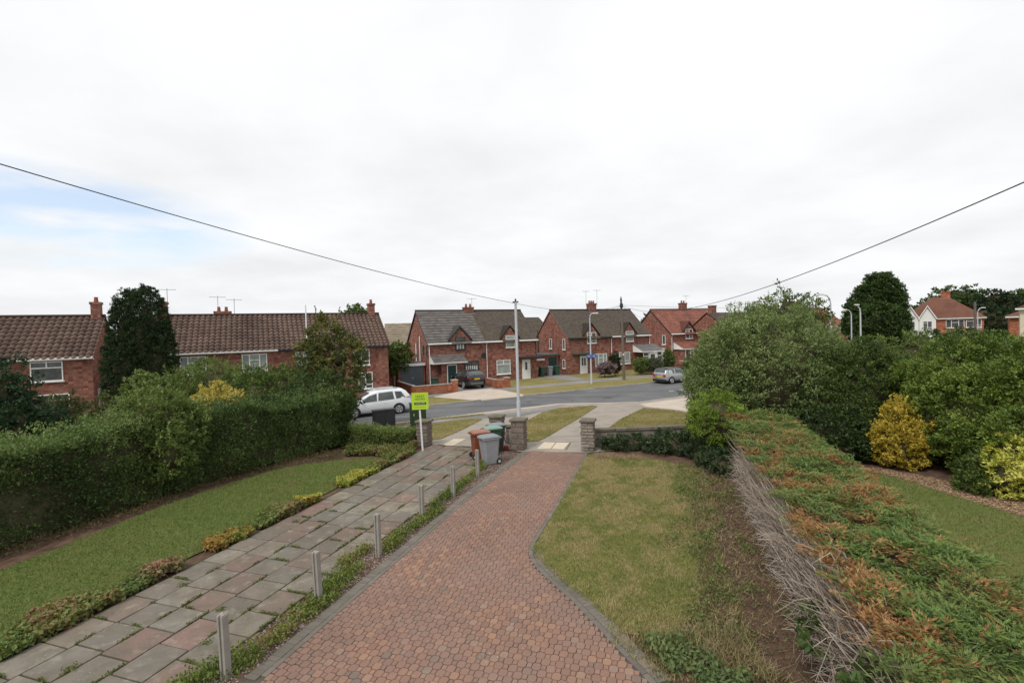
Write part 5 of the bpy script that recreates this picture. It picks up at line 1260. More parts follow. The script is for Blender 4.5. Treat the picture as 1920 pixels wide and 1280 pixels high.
def trunk(parent, base, top, r_, limbs=5, spread=1.0, mat=None):
    m = MB(); b, t = Vector(base), Vector(top)
    m.tube([b, b.lerp(t, .4) + Vector((.05, .03, 0)), b.lerp(t, .8), t], [r_ * 1.3, r_, r_ * .7, r_ * .3], 8)
    for k in range(limbs):
        f = .35 + .5 * k / max(1, limbs); a = 2.4 * k; s = b.lerp(t, f); e = s + Vector((math.cos(a), math.sin(a), .9)) * spread * (1.1 - f * .5)
        m.tube([s, s.lerp(e, .5) + Vector((0, 0, .08)), e], [r_ * .5, r_ * .32, r_ * .1], 6)
    return m.build('trunk', mat or BARK, parent, smooth=True)
def shrub(name, label, cat, blobs, ncl, per, rc, L, W, pal, mat=None, up=.35, stem=True, grp=None, corek=.74, part='foliage', ctone=.35, flatten=.8, trunk_r=None, limbs=5, spread=.75, inner=.82, patch=None, lr=None, shoot=None, tight=False):
    base = np.mean([b[0] for b in blobs], axis=0); zb = GZ(base[0], base[1])
    o = thing(name, label, cat, (base[0], base[1], zb), 0, grp)
    sh = np.array([base[0], base[1], zb]); B = [(tuple(np.array(b[0]) - sh), b[1]) for b in blobs]
    P, N, tn = blob_surface(B, ncl, zmin=.04, lr=lr, tight=tight)
    f = leaves_at(P, N, per, rc * .75, L, W, pal, part, o, mat or LEAF, up=up, ctone=ctone, flatten=flatten, spread=spread, zmin=.02 - zb, patch=patch, tone=tn + rng.normal(size=len(P)) * .08)
    if shoot: shoots(o, B, shoot[0], shoot[1], L, W, pal, mat)
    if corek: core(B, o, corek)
    tz = max(b[0][2] for b in B)
    trunk(o, (0, 0, -.1), (0, 0, tz), trunk_r or max(.04, .035 * tz), limbs, np.mean([b[1][0] for b in B]) * .6)
    return o
def shoots(o, blobs, n, ln, L, W, pal, mat=None):
    Lm = lumps(blobs, None, .3); Lm = Lm[Lm[:, 5] > .15]; i = rng.integers(len(Lm), size=n)
    b = Lm[i, :3] + Lm[i, 3:6] * Lm[i, 6:7] * .6; d = unit(Lm[i, 3:6] * .55 + rng.normal(size=(n, 3)) * .35 + np.array([0, 0, .8])); ll = ln * rng.uniform(.5, 1.3, (n, 1))
    m = 14; P, A = [], []
    for k in range(m):
        f = (k + .5) / m; q = b + d * ll * f + np.array([0, 0, -.12]) * ll * f * f; s = unit(np.cross(d, rng.normal(size=(n, 3)))); P.append(q + s * W * .5); A.append(unit(d * .5 + s))
    P, A = np.concatenate(P), np.concatenate(A)
    np_mesh('shoots', leaf_verts(P, A, L, W), 4, mat or LEAF, palcol(.7 + rng.normal(size=len(P)) * .2, pal), o)
# palettes (base colours)
PRIVET = [(.05, .085, .027), (.095, .15, .045), (.17, .235, .075)]
DARKG = [(.03, .055, .015), (.055, .09, .024), (.09, .13, .036)]
MIDG = [(.048, .078, .018), (.09, .135, .03), (.15, .2, .05)]
LIGHTG = [(.075, .115, .028), (.135, .19, .048), (.21, .265, .08)]
CONIF = [(.012, .026, .011), (.022, .042, .016), (.035, .06, .022)]
GOLD = [(.28, .23, .04), (.5, .41, .09), (.66, .57, .19)]
OCHRE = [(.2, .17, .02), (.44, .33, .04), (.64, .5, .09)]
CREAMY = [(.24, .29, .035), (.58, .57, .1), (.78, .75, .26)]
LAUREL = [(.024, .044, .014), (.042, .074, .02), (.07, .11, .03)]
RHODO = [(.055, .095, .015), (.12, .18, .029), (.23, .3, .056)]

# left privet hedge
def hedge(name, label, line, w, h, ncl, per, rc, L, W, pal, mat=None, face=(1, 1, .35), noise=.16, corew=.68, up=.4, grp=None, patch=None, ctone=.35):
    line = [np.array(p) for p in line]; x0, y0 = line[0]; o = thing(name, label, 'hedge', (x0, y0, 0), 0, grp)
    seg = [np.linalg.norm(b - a) for a, b in zip(line[:-1], line[1:])]; cum = np.concatenate([[0], np.cumsum(seg)]); T = cum[-1]
    hh = (lambda t: np.interp(t, np.linspace(0, T, len(h)), h))
    t = rng.random(ncl) * T; PX = np.interp(t, cum, [p[0] for p in line]); PY = np.interp(t, cum, [p[1] for p in line])
    ii = np.clip(np.searchsorted(cum, t) - 1, 0, len(seg) - 1); dirs = np.array([(b - a) / s for (a, b), s in zip(zip(line[:-1], line[1:]), seg)])[ii]
    nor = np.stack([dirs[:, 1], -dirs[:, 0]], 1)                       # right-hand side of the line
    H = hh(t); pr = np.array([face[0] * np.mean(h), face[1] * w, face[2] * np.mean(h)]); pr = pr / pr.sum()
    fc = rng.choice(3, size=ncl, p=pr); q = rng.random(ncl)
    off = np.where(fc == 0, w / 2, np.where(fc == 2, -w / 2, (q - .5) * w)); z = np.where(fc == 1, H, q * H)
    rnd = np.clip((z / H - .75) / .25, 0, 1) ** 2 * .18 * w; off = np.where(fc == 0, off - rnd, np.where(fc == 2, off + rnd, off))
    N = np.zeros((ncl, 3)); N[:, :2] = nor * np.where(fc == 0, 1, np.where(fc == 2, -1, 0))[:, None]; N[:, 2] = (fc == 1)
    P = np.stack([PX + nor[:, 0] * off, PY + nor[:, 1] * off, z], 1)
    P += N * ((fbm(P, .55, 5) - .5) * 2 * noise * 2.6 + (vnoise(P, 2.2, 9) - .5) * noise * 1.1 - rng.random(ncl) ** 2 * .18)[:, None]
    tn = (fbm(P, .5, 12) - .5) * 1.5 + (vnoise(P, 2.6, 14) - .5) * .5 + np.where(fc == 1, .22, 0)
    P[:, 2] += np.where(z > H * .7, (fbm(np.c_[P[:, :2], 0 * z], .45, 44) - .45) * 2.2 * noise * 2, 0)
    sh = (fc == 1) & (rng.random(ncl) < .3); P[:, 2] += np.where(sh, rng.random(ncl) ** 2 * noise * 2.2, 0)
    P -= np.array([x0, y0, 0])
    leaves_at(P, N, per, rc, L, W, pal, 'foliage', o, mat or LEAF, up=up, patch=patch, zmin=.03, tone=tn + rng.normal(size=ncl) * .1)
    m = MB(); k = corew  # added dark box fills the hedge, closing see-through and shading leaf gaps
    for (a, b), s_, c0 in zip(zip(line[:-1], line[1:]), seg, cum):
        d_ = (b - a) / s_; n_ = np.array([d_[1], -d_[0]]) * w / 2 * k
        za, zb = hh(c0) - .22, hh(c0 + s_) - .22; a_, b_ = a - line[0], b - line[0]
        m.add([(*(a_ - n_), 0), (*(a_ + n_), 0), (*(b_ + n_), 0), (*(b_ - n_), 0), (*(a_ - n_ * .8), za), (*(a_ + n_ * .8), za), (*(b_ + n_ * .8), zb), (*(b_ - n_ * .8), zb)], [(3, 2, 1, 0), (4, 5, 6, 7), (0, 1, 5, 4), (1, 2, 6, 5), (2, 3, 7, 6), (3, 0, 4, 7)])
    m.build('solid_core', INNER, o)
    return o
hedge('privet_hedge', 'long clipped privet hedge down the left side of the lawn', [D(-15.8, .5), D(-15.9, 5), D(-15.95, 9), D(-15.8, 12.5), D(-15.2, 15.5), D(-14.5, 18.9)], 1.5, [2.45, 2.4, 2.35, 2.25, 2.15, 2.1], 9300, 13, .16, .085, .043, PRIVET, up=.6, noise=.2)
# front low hedge and ground cover by the left pier
hedge('low_hedge', 'low box hedge between the privet and the stone pier', [D(-13.7, 18.5), D(-10.6, 18.85)], .75, [.8, .75], 1100, 14, .1, .06, .035, LIGHTG, noise=.1)
def cover(name, label, polys, n, h, L, W, pal, mat=None, seed=0, stuff=True, lump=.6, patch=None, ztop=None):
    P2 = np.concatenate([scatter(p, max(20, int(n * wgt))) for p, wgt in polys])
    P = np.c_[P2, np.zeros(len(P2))]; hm = fbm(P, 1.6, seed + 9); hh = h * np.clip(.35 + lump * 2 * (hm - .35), .1, 1.4)
    P[:, 2] = GZa(P2) + hh * (rng.random(len(P)) ** .6) + .01
    A = unit(rng.normal(size=P.shape) * .7 + np.array([0, 0, .5])); t = .5 + (hm - .5) * 1.4 + rng.normal(size=len(P)) * .22
    cols = palcol(t, pal)
    if patch is not None: cols = patch(P, cols)
    o = np_mesh(name, leaf_verts(P, A, L, W, flat=np.array([0, 0, 1.2])), 4, mat or LEAF, cols)
    return tag(o, label, name.replace('_', ' '), kind='stuff')
GER = [(.05, .075, .018), (.1, .13, .03), (.17, .19, .05), (.23, .12, .05)]
cover('ground_cover', 'yellow-green ground cover by the low hedge and pier', [([D(-13.6, 18.0), D(-10.2, 18.3), D(-10.1, 15.9), D(-11.3, 16.7), D(-12.6, 16.4)], 1)], 9000, .42, .085, .06, [(.06, .085, .02), (.12, .15, .035), (.2, .2, .06), (.2, .14, .07)])
def edge_patch(v0, v1, w0=.42, w1=.42):
    n = 6; a = [(v0 + (v1 - v0) * i / n) for i in range(n + 1)]; lo = [D(-10.0 + .12 * (x / 19) + random.uniform(-.06, .1), x) for x in a]
    hi = [D(-10.08 + .12 * (x / 19) - .12 - random.uniform(0, .18) - (w0 + (w1 - w0) * i / n) * math.sin(math.pi * (i + .35) / (n + .7)), x) for i, x in enumerate(a)]
    return lo + hi[::-1]
bord = [((4.5, 6.3), .5, 0), ((6.4, 7.6), .4, 1), ((8.3, 9.35), .42, 2), ((9.6, 11.2), .5, 0), ((11.25, 11.9), .4, 3), ((13.0, 14.8), .42, 3), ((14.7, 17.5), .55, 0)]
for ((a, b), w_, kind) in bord:
    pal = [[(.07, .11, .028), (.12, .175, .045), (.18, .22, .06), (.24, .2, .08), (.27, .16, .09)], [(.075, .12, .035), (.12, .18, .05), (.17, .2, .07), (.28, .18, .1), (.36, .2, .14)], [(.1, .16, .04), (.18, .24, .055), (.3, .24, .06), (.4, .2, .06), (.42, .28, .08)], [(.16, .21, .04), (.3, .34, .06), (.44, .42, .08), (.42, .28, .08)]][kind]
    cover('border_plants', ['trailing green and bronze border plants along the flagged drive edge', 'pinkish border geranium clump nearest the camera on the lawn edge', 'orange-tinted geranium clump on the lawn edge', 'yellow-green geranium clumps on the lawn edge'][kind], [(edge_patch(a, b, w_, w_), 1)], int(2300 * (b - a)), .32, .085, .07, pal, seed=kind)
cover('bed_litter', 'straggling growth in the bed under the privet hedge', [([D(-14.9, 4), D(-14.4, 9), D(-14.5, 12.3), D(-13.8, 14.6), D(-12.4, 16.1), D(-13.6, 17.5), D(-15.3, 13.5), D(-15.3, 4)], 1)], 5000, .16, .06, .04, [(.05, .065, .02), (.1, .09, .035), (.15, .1, .05)])

# trees and shrubs behind the privet hedge
def bl(px, py_top, py_bot, Y, wpx, depth=1.0):
    x, y, zt = AT(px, py_top, Y); _, _, zb = AT(px, py_bot, Y); rx = wpx * Y / F / 2
    return ((x, y, (zt + zb) / 2), (rx, rx * depth, (zt - zb) / 2))
shrub('conifer_tree', 'tall dark twin-topped conifer between the two left-hand brick houses', 'tree', [bl(239, 537, 770, 28, 62), bl(273, 531, 770, 28, 70), bl(243, 600, 800, 28, 90), bl(287, 590, 790, 28, 70)], 5200, 16, .15, .125, .04, [(.016, .033, .013), (.03, .055, .02), (.05, .082, .03)], up=1.0, corek=.58, ctone=.4, limbs=0, lr=.22, tight=True)
shrub('leafy_shrub', 'dark bluish-green shrub at the far left edge of the picture', 'shrub', [bl(-30, 670, 900, 15, 130), bl(20, 740, 900, 15, 90), bl(70, 760, 900, 15.5, 90)], 1100, 14, .2, .12, .06, [(.02, .045, .022), (.035, .07, .032), (.055, .1, .042)])
shrub('mixed_shrub', 'olive green shrubs under the left brick house window', 'shrub', [bl(120, 748, 900, 17, 170), bl(215, 745, 900, 17.5, 130), bl(60, 780, 900, 16.5, 120)], 1500, 14, .18, .11, .055, [(.04, .055, .017), (.075, .095, .028), (.12, .135, .045)])
shrub('elder_bush', 'pale green elder bush poking above the privet hedge', 'shrub', [bl(295, 735, 860, 15.7, 110), bl(250, 755, 860, 15.7, 80), bl(340, 760, 860, 16.0, 80), bl(315, 800, 900, 15.2, 70)], 1500, 15, .18, .095, .045, LIGHTG, up=.5, shoot=(150, .5))
shrub('leafy_shrub', 'light green shrub in front of the conifer base', 'shrub', [bl(268, 700, 790, 22, 60), bl(300, 712, 790, 22, 70)], 350, 13, .2, .15, .08, LIGHTG)
shrub('golden_shrub', 'golden yellow shrub above the privet hedge', 'shrub', [bl(400, 726, 810, 19, 74), bl(380, 745, 810, 19, 60), bl(425, 735, 810, 19.2, 50)], 620, 14, .14, .1, .045, GOLD, up=.8, shoot=(60, .4))
shrub('leafy_shrub', 'broad light green shrub below the left terrace windows', 'shrub', [bl(395, 680, 800, 25, 120), bl(345, 705, 800, 25, 100), bl(450, 690, 800, 25, 80)], 1100, 14, .26, .14, .06, LIGHTG, up=.5, shoot=(90, .6))
shrub('leafy_shrub', 'dark dense shrub below the middle of the terrace', 'shrub', [bl(525, 688, 800, 25.5, 120), bl(475, 700, 800, 24, 100), bl(575, 702, 800, 25, 100), bl(510, 702, 780, 24, 140)], 1300, 14, .26, .15, .07, MIDG)
shrub('leafy_shrub', 'deep green mass of shrub behind the clipped hedge end', 'shrub', [bl(595, 700, 800, 22.5, 120), bl(632, 745, 830, 22, 50), bl(540, 735, 810, 21, 110)], 1200, 14, .22, .12, .06, DARKG)
shrub('young_tree', 'slender loose tree with yellowing leaves in front of the terrace', 'tree', [bl(608, 594, 690, 24.5, 60), bl(636, 625, 715, 24.5, 80), bl(590, 640, 740, 24.5, 70), bl(625, 660, 770, 24.5, 110)], 620, 13, .24, .17, .085, [(.05, .07, .02), (.085, .11, .03), (.15, .16, .045), (.2, .16, .05)], corek=.35, limbs=9, inner=.4, shoot=(60, .6))
shrub('leafy_shrub', 'green garden tree between the terrace end and the garage', 'tree', [bl(740, 645, 700, 46, 60)], 260, 12, .35, .25, .14, MIDG)
shrub('distant_tree', 'rounded treetop showing over the terrace ridge', 'tree', [bl(672, 573, 640, 62, 48), bl(655, 580, 640, 62, 40)], 180, 12, .5, .4, .25, MIDG)

# ---- right-hand garden
shrub('large_shrub', 'huge pale green shrub overhanging the garden wall right of the road', 'shrub', [bl(1440, 578, 840, 21, 240), bl(1360, 640, 830, 20.5, 110), bl(1500, 610, 830, 21.5, 160), bl(1400, 600, 780, 21, 170), bl(1345, 700, 830, 20, 80), bl(1545, 650, 830, 21, 120)], 5200, 19, .24, .1, .046, [(.08, .115, .036), (.165, .22, .075), (.3, .36, .145)], up=.35, corek=.72, lr=.55, shoot=(420, .55))
shrub('leafy_tree', 'darker small tree rising behind the huge pale shrub', 'tree', [bl(1480, 543, 640, 34, 90), bl(1515, 560, 640, 34, 70), bl(1430, 575, 640, 33, 70)], 420, 12, .35, .2, .1, MIDG, corek=.5, inner=.5)
shrub('dense_shrub', 'dark green shrub bank behind the conifer hedge', 'shrub', [bl(1600, 650, 890, 19.5, 170), bl(1560, 690, 890, 19, 140), bl(1660, 662, 890, 19.5, 120), bl(1690, 690, 880, 18.5, 110), bl(1540, 760, 880, 18.2, 120)], 3000, 17, .22, .105, .05, [(.04, .068, .016), (.075, .115, .026), (.13, .175, .042)], corek=.74)
shrub('laurel_bush', 'low dark laurel bush just beyond the conifer hedge', 'shrub', [bl(1555, 765, 885, 17.6, 130), bl(1615, 800, 885, 17.2, 90), bl(1520, 770, 860, 18, 80)], 1000, 14, .18, .13, .06, LAUREL, mat=GLOSSLEAF, corek=.78)
shrub('rhododendron', 'large rounded rhododendron bank filling the right side', 'shrub', [bl(1800, 640, 900, 17, 170), bl(1880, 632, 900, 16, 160), bl(1960, 645, 950, 14, 180), bl(1840, 700, 920, 15.2, 180), bl(1760, 720, 900, 16.5, 130), bl(1930, 760, 930, 13.6, 140), bl(1720, 680, 890, 18, 90)], 5600, 19, .2, .105, .046, RHODO, mat=GLOSSLEAF, corek=.76, up=.3, lr=.5)
shrub('light_green_shrub', 'bright light green shrub tops behind the dark shrub bank', 'shrub', [bl(1715, 622, 720, 26, 70), bl(1640, 632, 720, 27, 90)], 420, 13, .25, .15, .08, LIGHTG)
shrub('clipped_hedge', 'dark clipped hedge beyond the rhododendron below the white house', 'hedge', [bl(1790, 616, 690, 33, 110), bl(1730, 622, 690, 33, 70), bl(1850, 622, 690, 32, 80)], 500, 13, .25, .16, .08, DARKG)
shrub('golden_shrub', 'golden ochre shrub in front of the dark shrub bank', 'shrub', [bl(1685, 752, 880, 16.1, 52), bl(1668, 790, 880, 16.0, 56), bl(1702, 782, 868, 16.0, 50), bl(1688, 802, 884, 15.9, 72)], 900, 14, .13, .085, .042, OCHRE, up=.8, corek=.6, shoot=(130, .32))
shrub('variegated_shrub', 'cream and yellow variegated shrub at the right edge', 'shrub', [bl(1905, 826, 940, 13, 100), bl(1885, 850, 940, 12.9, 60), bl(1950, 850, 950, 12.6, 110)], 520, 14, .13, .1, .045, CREAMY, corek=.65)
shrub('leafy_shrub', 'small mid-green shrub left of the cream variegated shrub', 'shrub', [bl(1845, 852, 945, 13.4, 72), bl(1830, 880, 945, 13.3, 50)], 420, 14, .12, .08, .04, MIDG, corek=.7)
shrub('bright_shrub', 'fresh green rounded shrub at the end of the low garden wall', 'shrub', [bl(1345, 738, 840, 17.6, 92), bl(1325, 760, 840, 18, 60), bl(1365, 765, 840, 17.4, 60)], 950, 14, .14, .085, .035, [(.09, .14, .022), (.18, .26, .036), (.28, .38, .065)], up=.8, corek=.72)
shrub('straggly_hedge_end', 'woody brown hedge end on the verge beside the fresh green shrub', 'shrub', [bl(1308, 760, 860, 18.6, 32)], 200, 12, .13, .08, .035, [(.06, .055, .025), (.09, .08, .035), (.1, .13, .04)], mat=DRY, corek=.6)
shrub('dark_tree', 'big dark rounded broadleaf tree behind the lamp posts', 'tree', [bl(1650, 512, 640, 58, 66), bl(1626, 538, 650, 58, 60), bl(1664, 540, 640, 58, 54), bl(1640, 568, 655, 57, 96)], 2800, 16, .45, .27, .14, [(.024, .046, .013), (.045, .08, .02), (.075, .12, .03)], corek=.8, lr=.6, tight=True)
for i, (lbl, B, pal) in enumerate((('flat-topped distant tree above the orange roof', [bl(1795, 540, 600, 90, 80), bl(1760, 560, 600, 90, 60)], DARKG), ('dark distant cedar left of the cream house', [bl(1870, 545, 600, 80, 60), bl(1850, 575, 640, 78, 90), bl(1885, 560, 630, 80, 80)], CONIF), ('distant tree at the right edge behind the cream house', [bl(1912, 545, 600, 85, 50), bl(1940, 550, 620, 85, 60)], DARKG), ('low distant tree line behind the white gables', [bl(1725, 575, 620, 95, 60), bl(1755, 572, 620, 95, 50)], DARKG))):
    shrub('distant_tree', lbl, 'tree', B, 420, 12, .8, .55, .28, pal, corek=.75, grp='distant trees', flatten=.5)
shrub('distant_tree', 'tiny treetop between the mossy roof and the red roof', 'tree', [bl(1212, 590, 640, 80, 20)], 60, 12, .5, .4, .2, MIDG, grp='distant trees')
# far front gardens
shrub('topiary_bush', 'dark clipped dome bush against the mossy-roofed semi', 'shrub', [bl(1152, 660, 705, 51.5, 21)], 260, 13, .16, .13, .07, CONIF, corek=.85)
shrub('hydrangea', 'pink-flowered hydrangea in front of the mossy-roofed semi', 'shrub', [bl(1138, 680, 701, 50.3, 32), bl(1128, 685, 701, 50.3, 20)], 300, 13, .16, .14, .1, [(.05, .08, .03), (.1, .12, .06), (.36, .2, .26), (.42, .28, .36)], corek=.7)
shrub('leafy_shrub', 'yellowish shrub behind the low wall left of the silver car', 'shrub', [bl(1201, 669, 700, 52, 26)], 220, 13, .2, .15, .08, LIGHTG)
shrub('leafy_shrub', 'grey-green upright shrub behind the silver car', 'shrub', [bl(1226, 672, 700, 52, 30)], 220, 13, .2, .16, .06, [(.06, .07, .04), (.09, .105, .06), (.13, .14, .08)], up=1.2)
shrub('leafy_shrub', 'green bushy shrub between the white porch and the red-roofed house', 'shrub', [bl(1252, 656, 698, 53, 22)], 260, 13, .2, .16, .08, MIDG, up=.8)
shrub('leafy_shrub', 'low green shrub right of the silver car', 'shrub', [bl(1300, 672, 712, 48, 40)], 220, 13, .2, .15, .08, MIDG)

# ivy and weeds along the garden wall, rough ground beside the conifer hedge
shrub('ivy_clump', 'dark bramble and ivy growing over the low garden wall', 'shrub', [((6.2, 18.8, .2), (1.1, .7, .55)), ((4.6, 19.3, .1), (1.3, .45, .4)), ((7.2, 17.8, .2), (.9, 1.0, .6)), ((7.0, 16.2, .1), (.7, 1.2, .45))], 1100, 13, .13, .09, .055, [(.025, .045, .018), (.045, .075, .028), (.08, .11, .045)], mat=GLOSSLEAF, corek=.6)
cover('rough_weeds', 'patchy weeds on the bare strip beside the conifer hedge', [([D(.5, 7.6), D(.55, 11), D(.5, 14), D(.7, 17.5), D(1.9, 17), D(1.9, 12), D(2.0, 8)], .75), ([D(-.6, 7.6), D(.9, 7.8), D(1.9, 7.0), D(1.9, 4), D(.8, 5.2), D(-.2, 6.8)], .8)], 2600, .12, .05, .028, [(.08, .1, .035), (.13, .14, .05), (.2, .17, .085), (.22, .16, .1)], seed=4, lump=.9)
cover('leafy_weeds', 'blue-green leafy weeds at the lawn corner near the block edging', [([D(-.5, 7.6), D(.3, 7.9), D(.7, 7.2), D(.0, 6.9)], .3), ([D(.25, 7.0), D(1.0, 7.2), D(1.3, 6.2), D(.6, 6.3)], .45), ([D(1.0, 5.9), D(1.5, 5.8), D(1.6, 5.0), D(1.2, 5.2)], .3)], 2100, .26, .085, .05, [(.08, .12, .05), (.12, .17, .06), (.18, .22, .08)], seed=6)

cl = []
for _ in range(42):
    vv = rng.uniform(6.2, 17.5); uu = rng.normal() * .55 + 1.0; s_ = rng.uniform(.3, 1.0)
    if uu < 2.1: cl.append(np.array([uu, vv]) + rng.normal(size=(int(130 * s_), 2)) * np.array([.16, .22]) * s_)
for _ in range(42): cl.append(np.array([rng.normal() * .18 + .6, rng.uniform(7.8, 17.8)]) + rng.normal(size=(60, 2)) * .13)
UV = np.concatenate(cl); k = UV[:, 0] < 2.3; UV = UV[k]
P = np.stack([.952 * UV[:, 0] + .305 * UV[:, 1], -.305 * UV[:, 0] + .952 * UV[:, 1], rng.random(len(UV)) ** 1.4 * .13], 1)
t = fbm(P, .9, 18) + rng.normal(size=len(P)) * .18
o = np_mesh('clumped_weeds', leaf_verts(P, unit(rng.normal(size=P.shape) * .6 + np.array([0, 0, .6])), .065, .034), 4, LEAF, palcol(t, [(.08, .11, .035), (.13, .17, .052), (.19, .22, .075), (.26, .22, .11)])); tag(o, 'clumps of low weeds creeping from the lawn towards the conifer hedge', 'weeds', kind='stuff')
# clipped conifer hedge with dead patches and bare twiggy side
ch = thing('conifer_hedge', 'clipped conifer hedge with brown dead patches and a bare twiggy side', 'hedge', (*D(2.85, 3.4), 0))
ox, oy = D(2.85, 3.4)
HT = 1.66
def ctop(u, v): return HT + .1 * (fbm(np.c_[u, v, 0 * u], .9, 2) - .5) * 2 + .2 * (vnoise(np.c_[u, v, 0 * u], 2.4, 7) - .5)
n = 11000
u = rng.uniform(1.9, 3.95, n); v = 3.0 + 16.3 * rng.random(n) ** 1.15
lim = 1.93 + .6 * (fbm(np.c_[0 * v, v, 0 * v], .7, 21) - .4)
side = rng.random(n) < .26
z = np.where(side, rng.random(n) ** .8 * HT, ctop(u, v)); u = np.where(side, 3.95 + .05 * rng.normal(size=n), u)
u = u + np.where(~side, .0, 0)
z = z - np.where(~side, np.clip((u - 3.5) / .45, 0, 1) ** 2 * .12 + np.clip((lim - u) / .3, 0, 1) * .25, 0)
N = np.zeros((n, 3)); 
X, Y = .952 * u + .305 * v, -.305 * u + .952 * v
N[:, 0] = np.where(side, .952, 0); N[:, 1] = np.where(side, -.305, 0); N[:, 2] = np.where(side, .25, 1)
P = np.stack([X - ox, Y - oy, z], 1)
keep = ~((~side) & (u < lim) & (rng.random(n) < .75)); P, N = P[keep], N[keep]
W3 = P + np.array([ox, oy, 0]); nn = len(P)
d1 = fbm(W3 * np.array([1, 1, .3]), 2.4, 31, 4); d2 = fbm(W3, .45, 33); yel = np.clip((fbm(W3, 1.3, 41) - .48) / .12, 0, 1)
isdead = (d1 + .45 * (d2 - .5) + rng.normal(size=nn) * .04) > .598
isdead |= rng.random(nn) < .04
an = rng.random(nn) * 6.283; hd = np.stack([np.cos(an), np.sin(an), .3 + .25 * rng.normal(size=nn)], 1)
hd = unit(hd + N * np.array([1.0, 1.0, .2])); sd_ = unit(np.cross(hd, np.array([0, 0, 1.0]))); ln_ = rng.uniform(.16, .32, (nn, 1))
PP, AA, CC_, K = [], [], [], 20
base_t = .5 + .28 * rng.normal(size=nn); bt2 = rng.random(nn)
for k in range(K):
    f = (k // 2 + .6) / (K / 2); sg = 1 if k % 2 else -1
    q = P + hd * ln_ * f + sd_ * sg * ln_ * .3 * (1 - .75 * f); q[:, 2] -= (ln_[:, 0] * f) ** 2 * .8
    PP.append(q); AA.append(unit(hd + sd_ * sg * (.75 - .4 * f) + rng.normal(size=(nn, 3)) * .18))
    g_ = palcol(base_t + rng.normal(size=nn) * .12 + .18 * f, [(.05, .095, .025), (.11, .175, .043), (.195, .27, .07)])
    g_ = g_ * (1 - .35 * yel[:, None]) + np.array([.18, .17, .055]) * .35 * yel[:, None]
    b_ = palcol(bt2 + rng.normal(size=nn) * .15, [(.18, .085, .034), (.33, .155, .056), (.45, .26, .115)])
    CC_.append(np.where((isdead & (rng.random(nn) < .85))[:, None], b_, g_))
PP, AA, CC_ = np.concatenate(PP), np.concatenate(AA), np.concatenate(CC_)
kk = PP[:, 2] > .04
fo = np_mesh('foliage', leaf_verts(PP[kk], AA[kk], .062, .016, flat=np.array([0, 0, 1.0])), 4, LEAF, CC_[kk], ch)
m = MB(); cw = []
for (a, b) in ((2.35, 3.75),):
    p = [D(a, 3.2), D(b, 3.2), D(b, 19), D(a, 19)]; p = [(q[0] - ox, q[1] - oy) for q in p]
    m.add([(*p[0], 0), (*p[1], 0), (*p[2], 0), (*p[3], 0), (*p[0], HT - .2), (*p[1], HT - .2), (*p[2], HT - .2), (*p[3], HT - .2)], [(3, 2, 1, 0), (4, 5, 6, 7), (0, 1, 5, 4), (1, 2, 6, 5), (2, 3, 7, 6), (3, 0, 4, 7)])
m.build('solid_core', pm('brown_core', (0.05, 0.035, 0.026), (0.075, 0.055, 0.042), 6, .95, spec=.05), ch)  # solid brown box added behind the twigs to block the view through
# bare twigs
def twigs(n, rr, name, mat, vr, pal):
    V = []; Cc = []
    v = vr[0] + (vr[1] - vr[0]) * rng.random(n) ** 1.2; zb = rng.uniform(.05, 1.15, n) * (.75 + .5 * vnoise(np.c_[v, v * 0, v * 0], 1.1, 15)); ub = 2.34 + .1 * rng.normal(size=n)
    Ln = rng.uniform(.35, .95, n); az = rng.normal(size=n) * .5
    cl_ = vnoise(np.c_[v, v * 0, v * 0], 2.2, 5) - .5
    du = -.15 - .6 * np.abs(rng.normal(size=n)); dv = cl_ * 1.6 + .55 * rng.normal(size=n); dz = .45 + .6 * rng.normal(size=n)
    d = unit(np.stack([du, dv, dz], 1)); b = np.stack([ub, v, zb], 1); bend = rng.normal(size=(n, 3)) * .12
    gp = (vnoise(np.c_[v, v * 0, v * 0], 1.3, 61) > .36) | (rng.random(n) < .3)
    P0 = b; P1 = b + d * (Ln * .55)[:, None] + bend; P2 = b + d * Ln[:, None] + bend * 2.2
    P2[:, 2] = np.minimum(P2[:, 2], HT + .12 * rng.random(n)); P2[:, 0] = np.maximum(P2[:, 0], 1.6 + .35 * rng.random(n)); P1[:, 0] = np.maximum(P1[:, 0], 1.9)
    def W(q): return np.stack([.952 * q[:, 0] + .305 * q[:, 1] - ox, -.305 * q[:, 0] + .952 * q[:, 1] - oy, q[:, 2]], 1)
    P0, P1, P2 = W(P0)[gp], W(P1)[gp], W(P2)[gp]; n = len(P0)
    R = rr * rng.uniform(.6, 1.6, (n, 1))
    quads = []
    if rr > .01: P2 = P1 + (P2 - P1) * .35
    for (A_, B_, ra, rb) in ((P0, P1, 1.0, .8), (P1, P2, .8, .35)):
        t = unit(B_ - A_); s = unit(np.cross(t, np.array([.3, .2, .9]))); w_ = np.cross(t, s)
        ring = [s, -.5 * s + .87 * w_, -.5 * s - .87 * w_]
        for k in range(3):
            a, c = ring[k], ring[(k + 1) % 3]
            quads.append(np.stack([A_ + a * R * ra, A_ + c * R * ra, B_ + c * R * rb, B_ + a * R * rb], 1))
    Q = np.concatenate(quads).reshape(-1, 3); tone = np.tile(rng.random(n), 6)
    o = np_mesh(name, Q, 4, mat, palcol(tone, pal), ch); o['kind'] = 'stuff'; return o
twigs(7000, .006, 'dead_twigs', DRY, (3.4, 16.2), [(.2, .155, .12), (.36, .295, .24), (.55, .48, .41)])
twigs(500, .018, 'cut_stems', DRY, (3.4, 15), [(.2, .155, .12), (.3, .24, .19), (.4, .33, .27)])
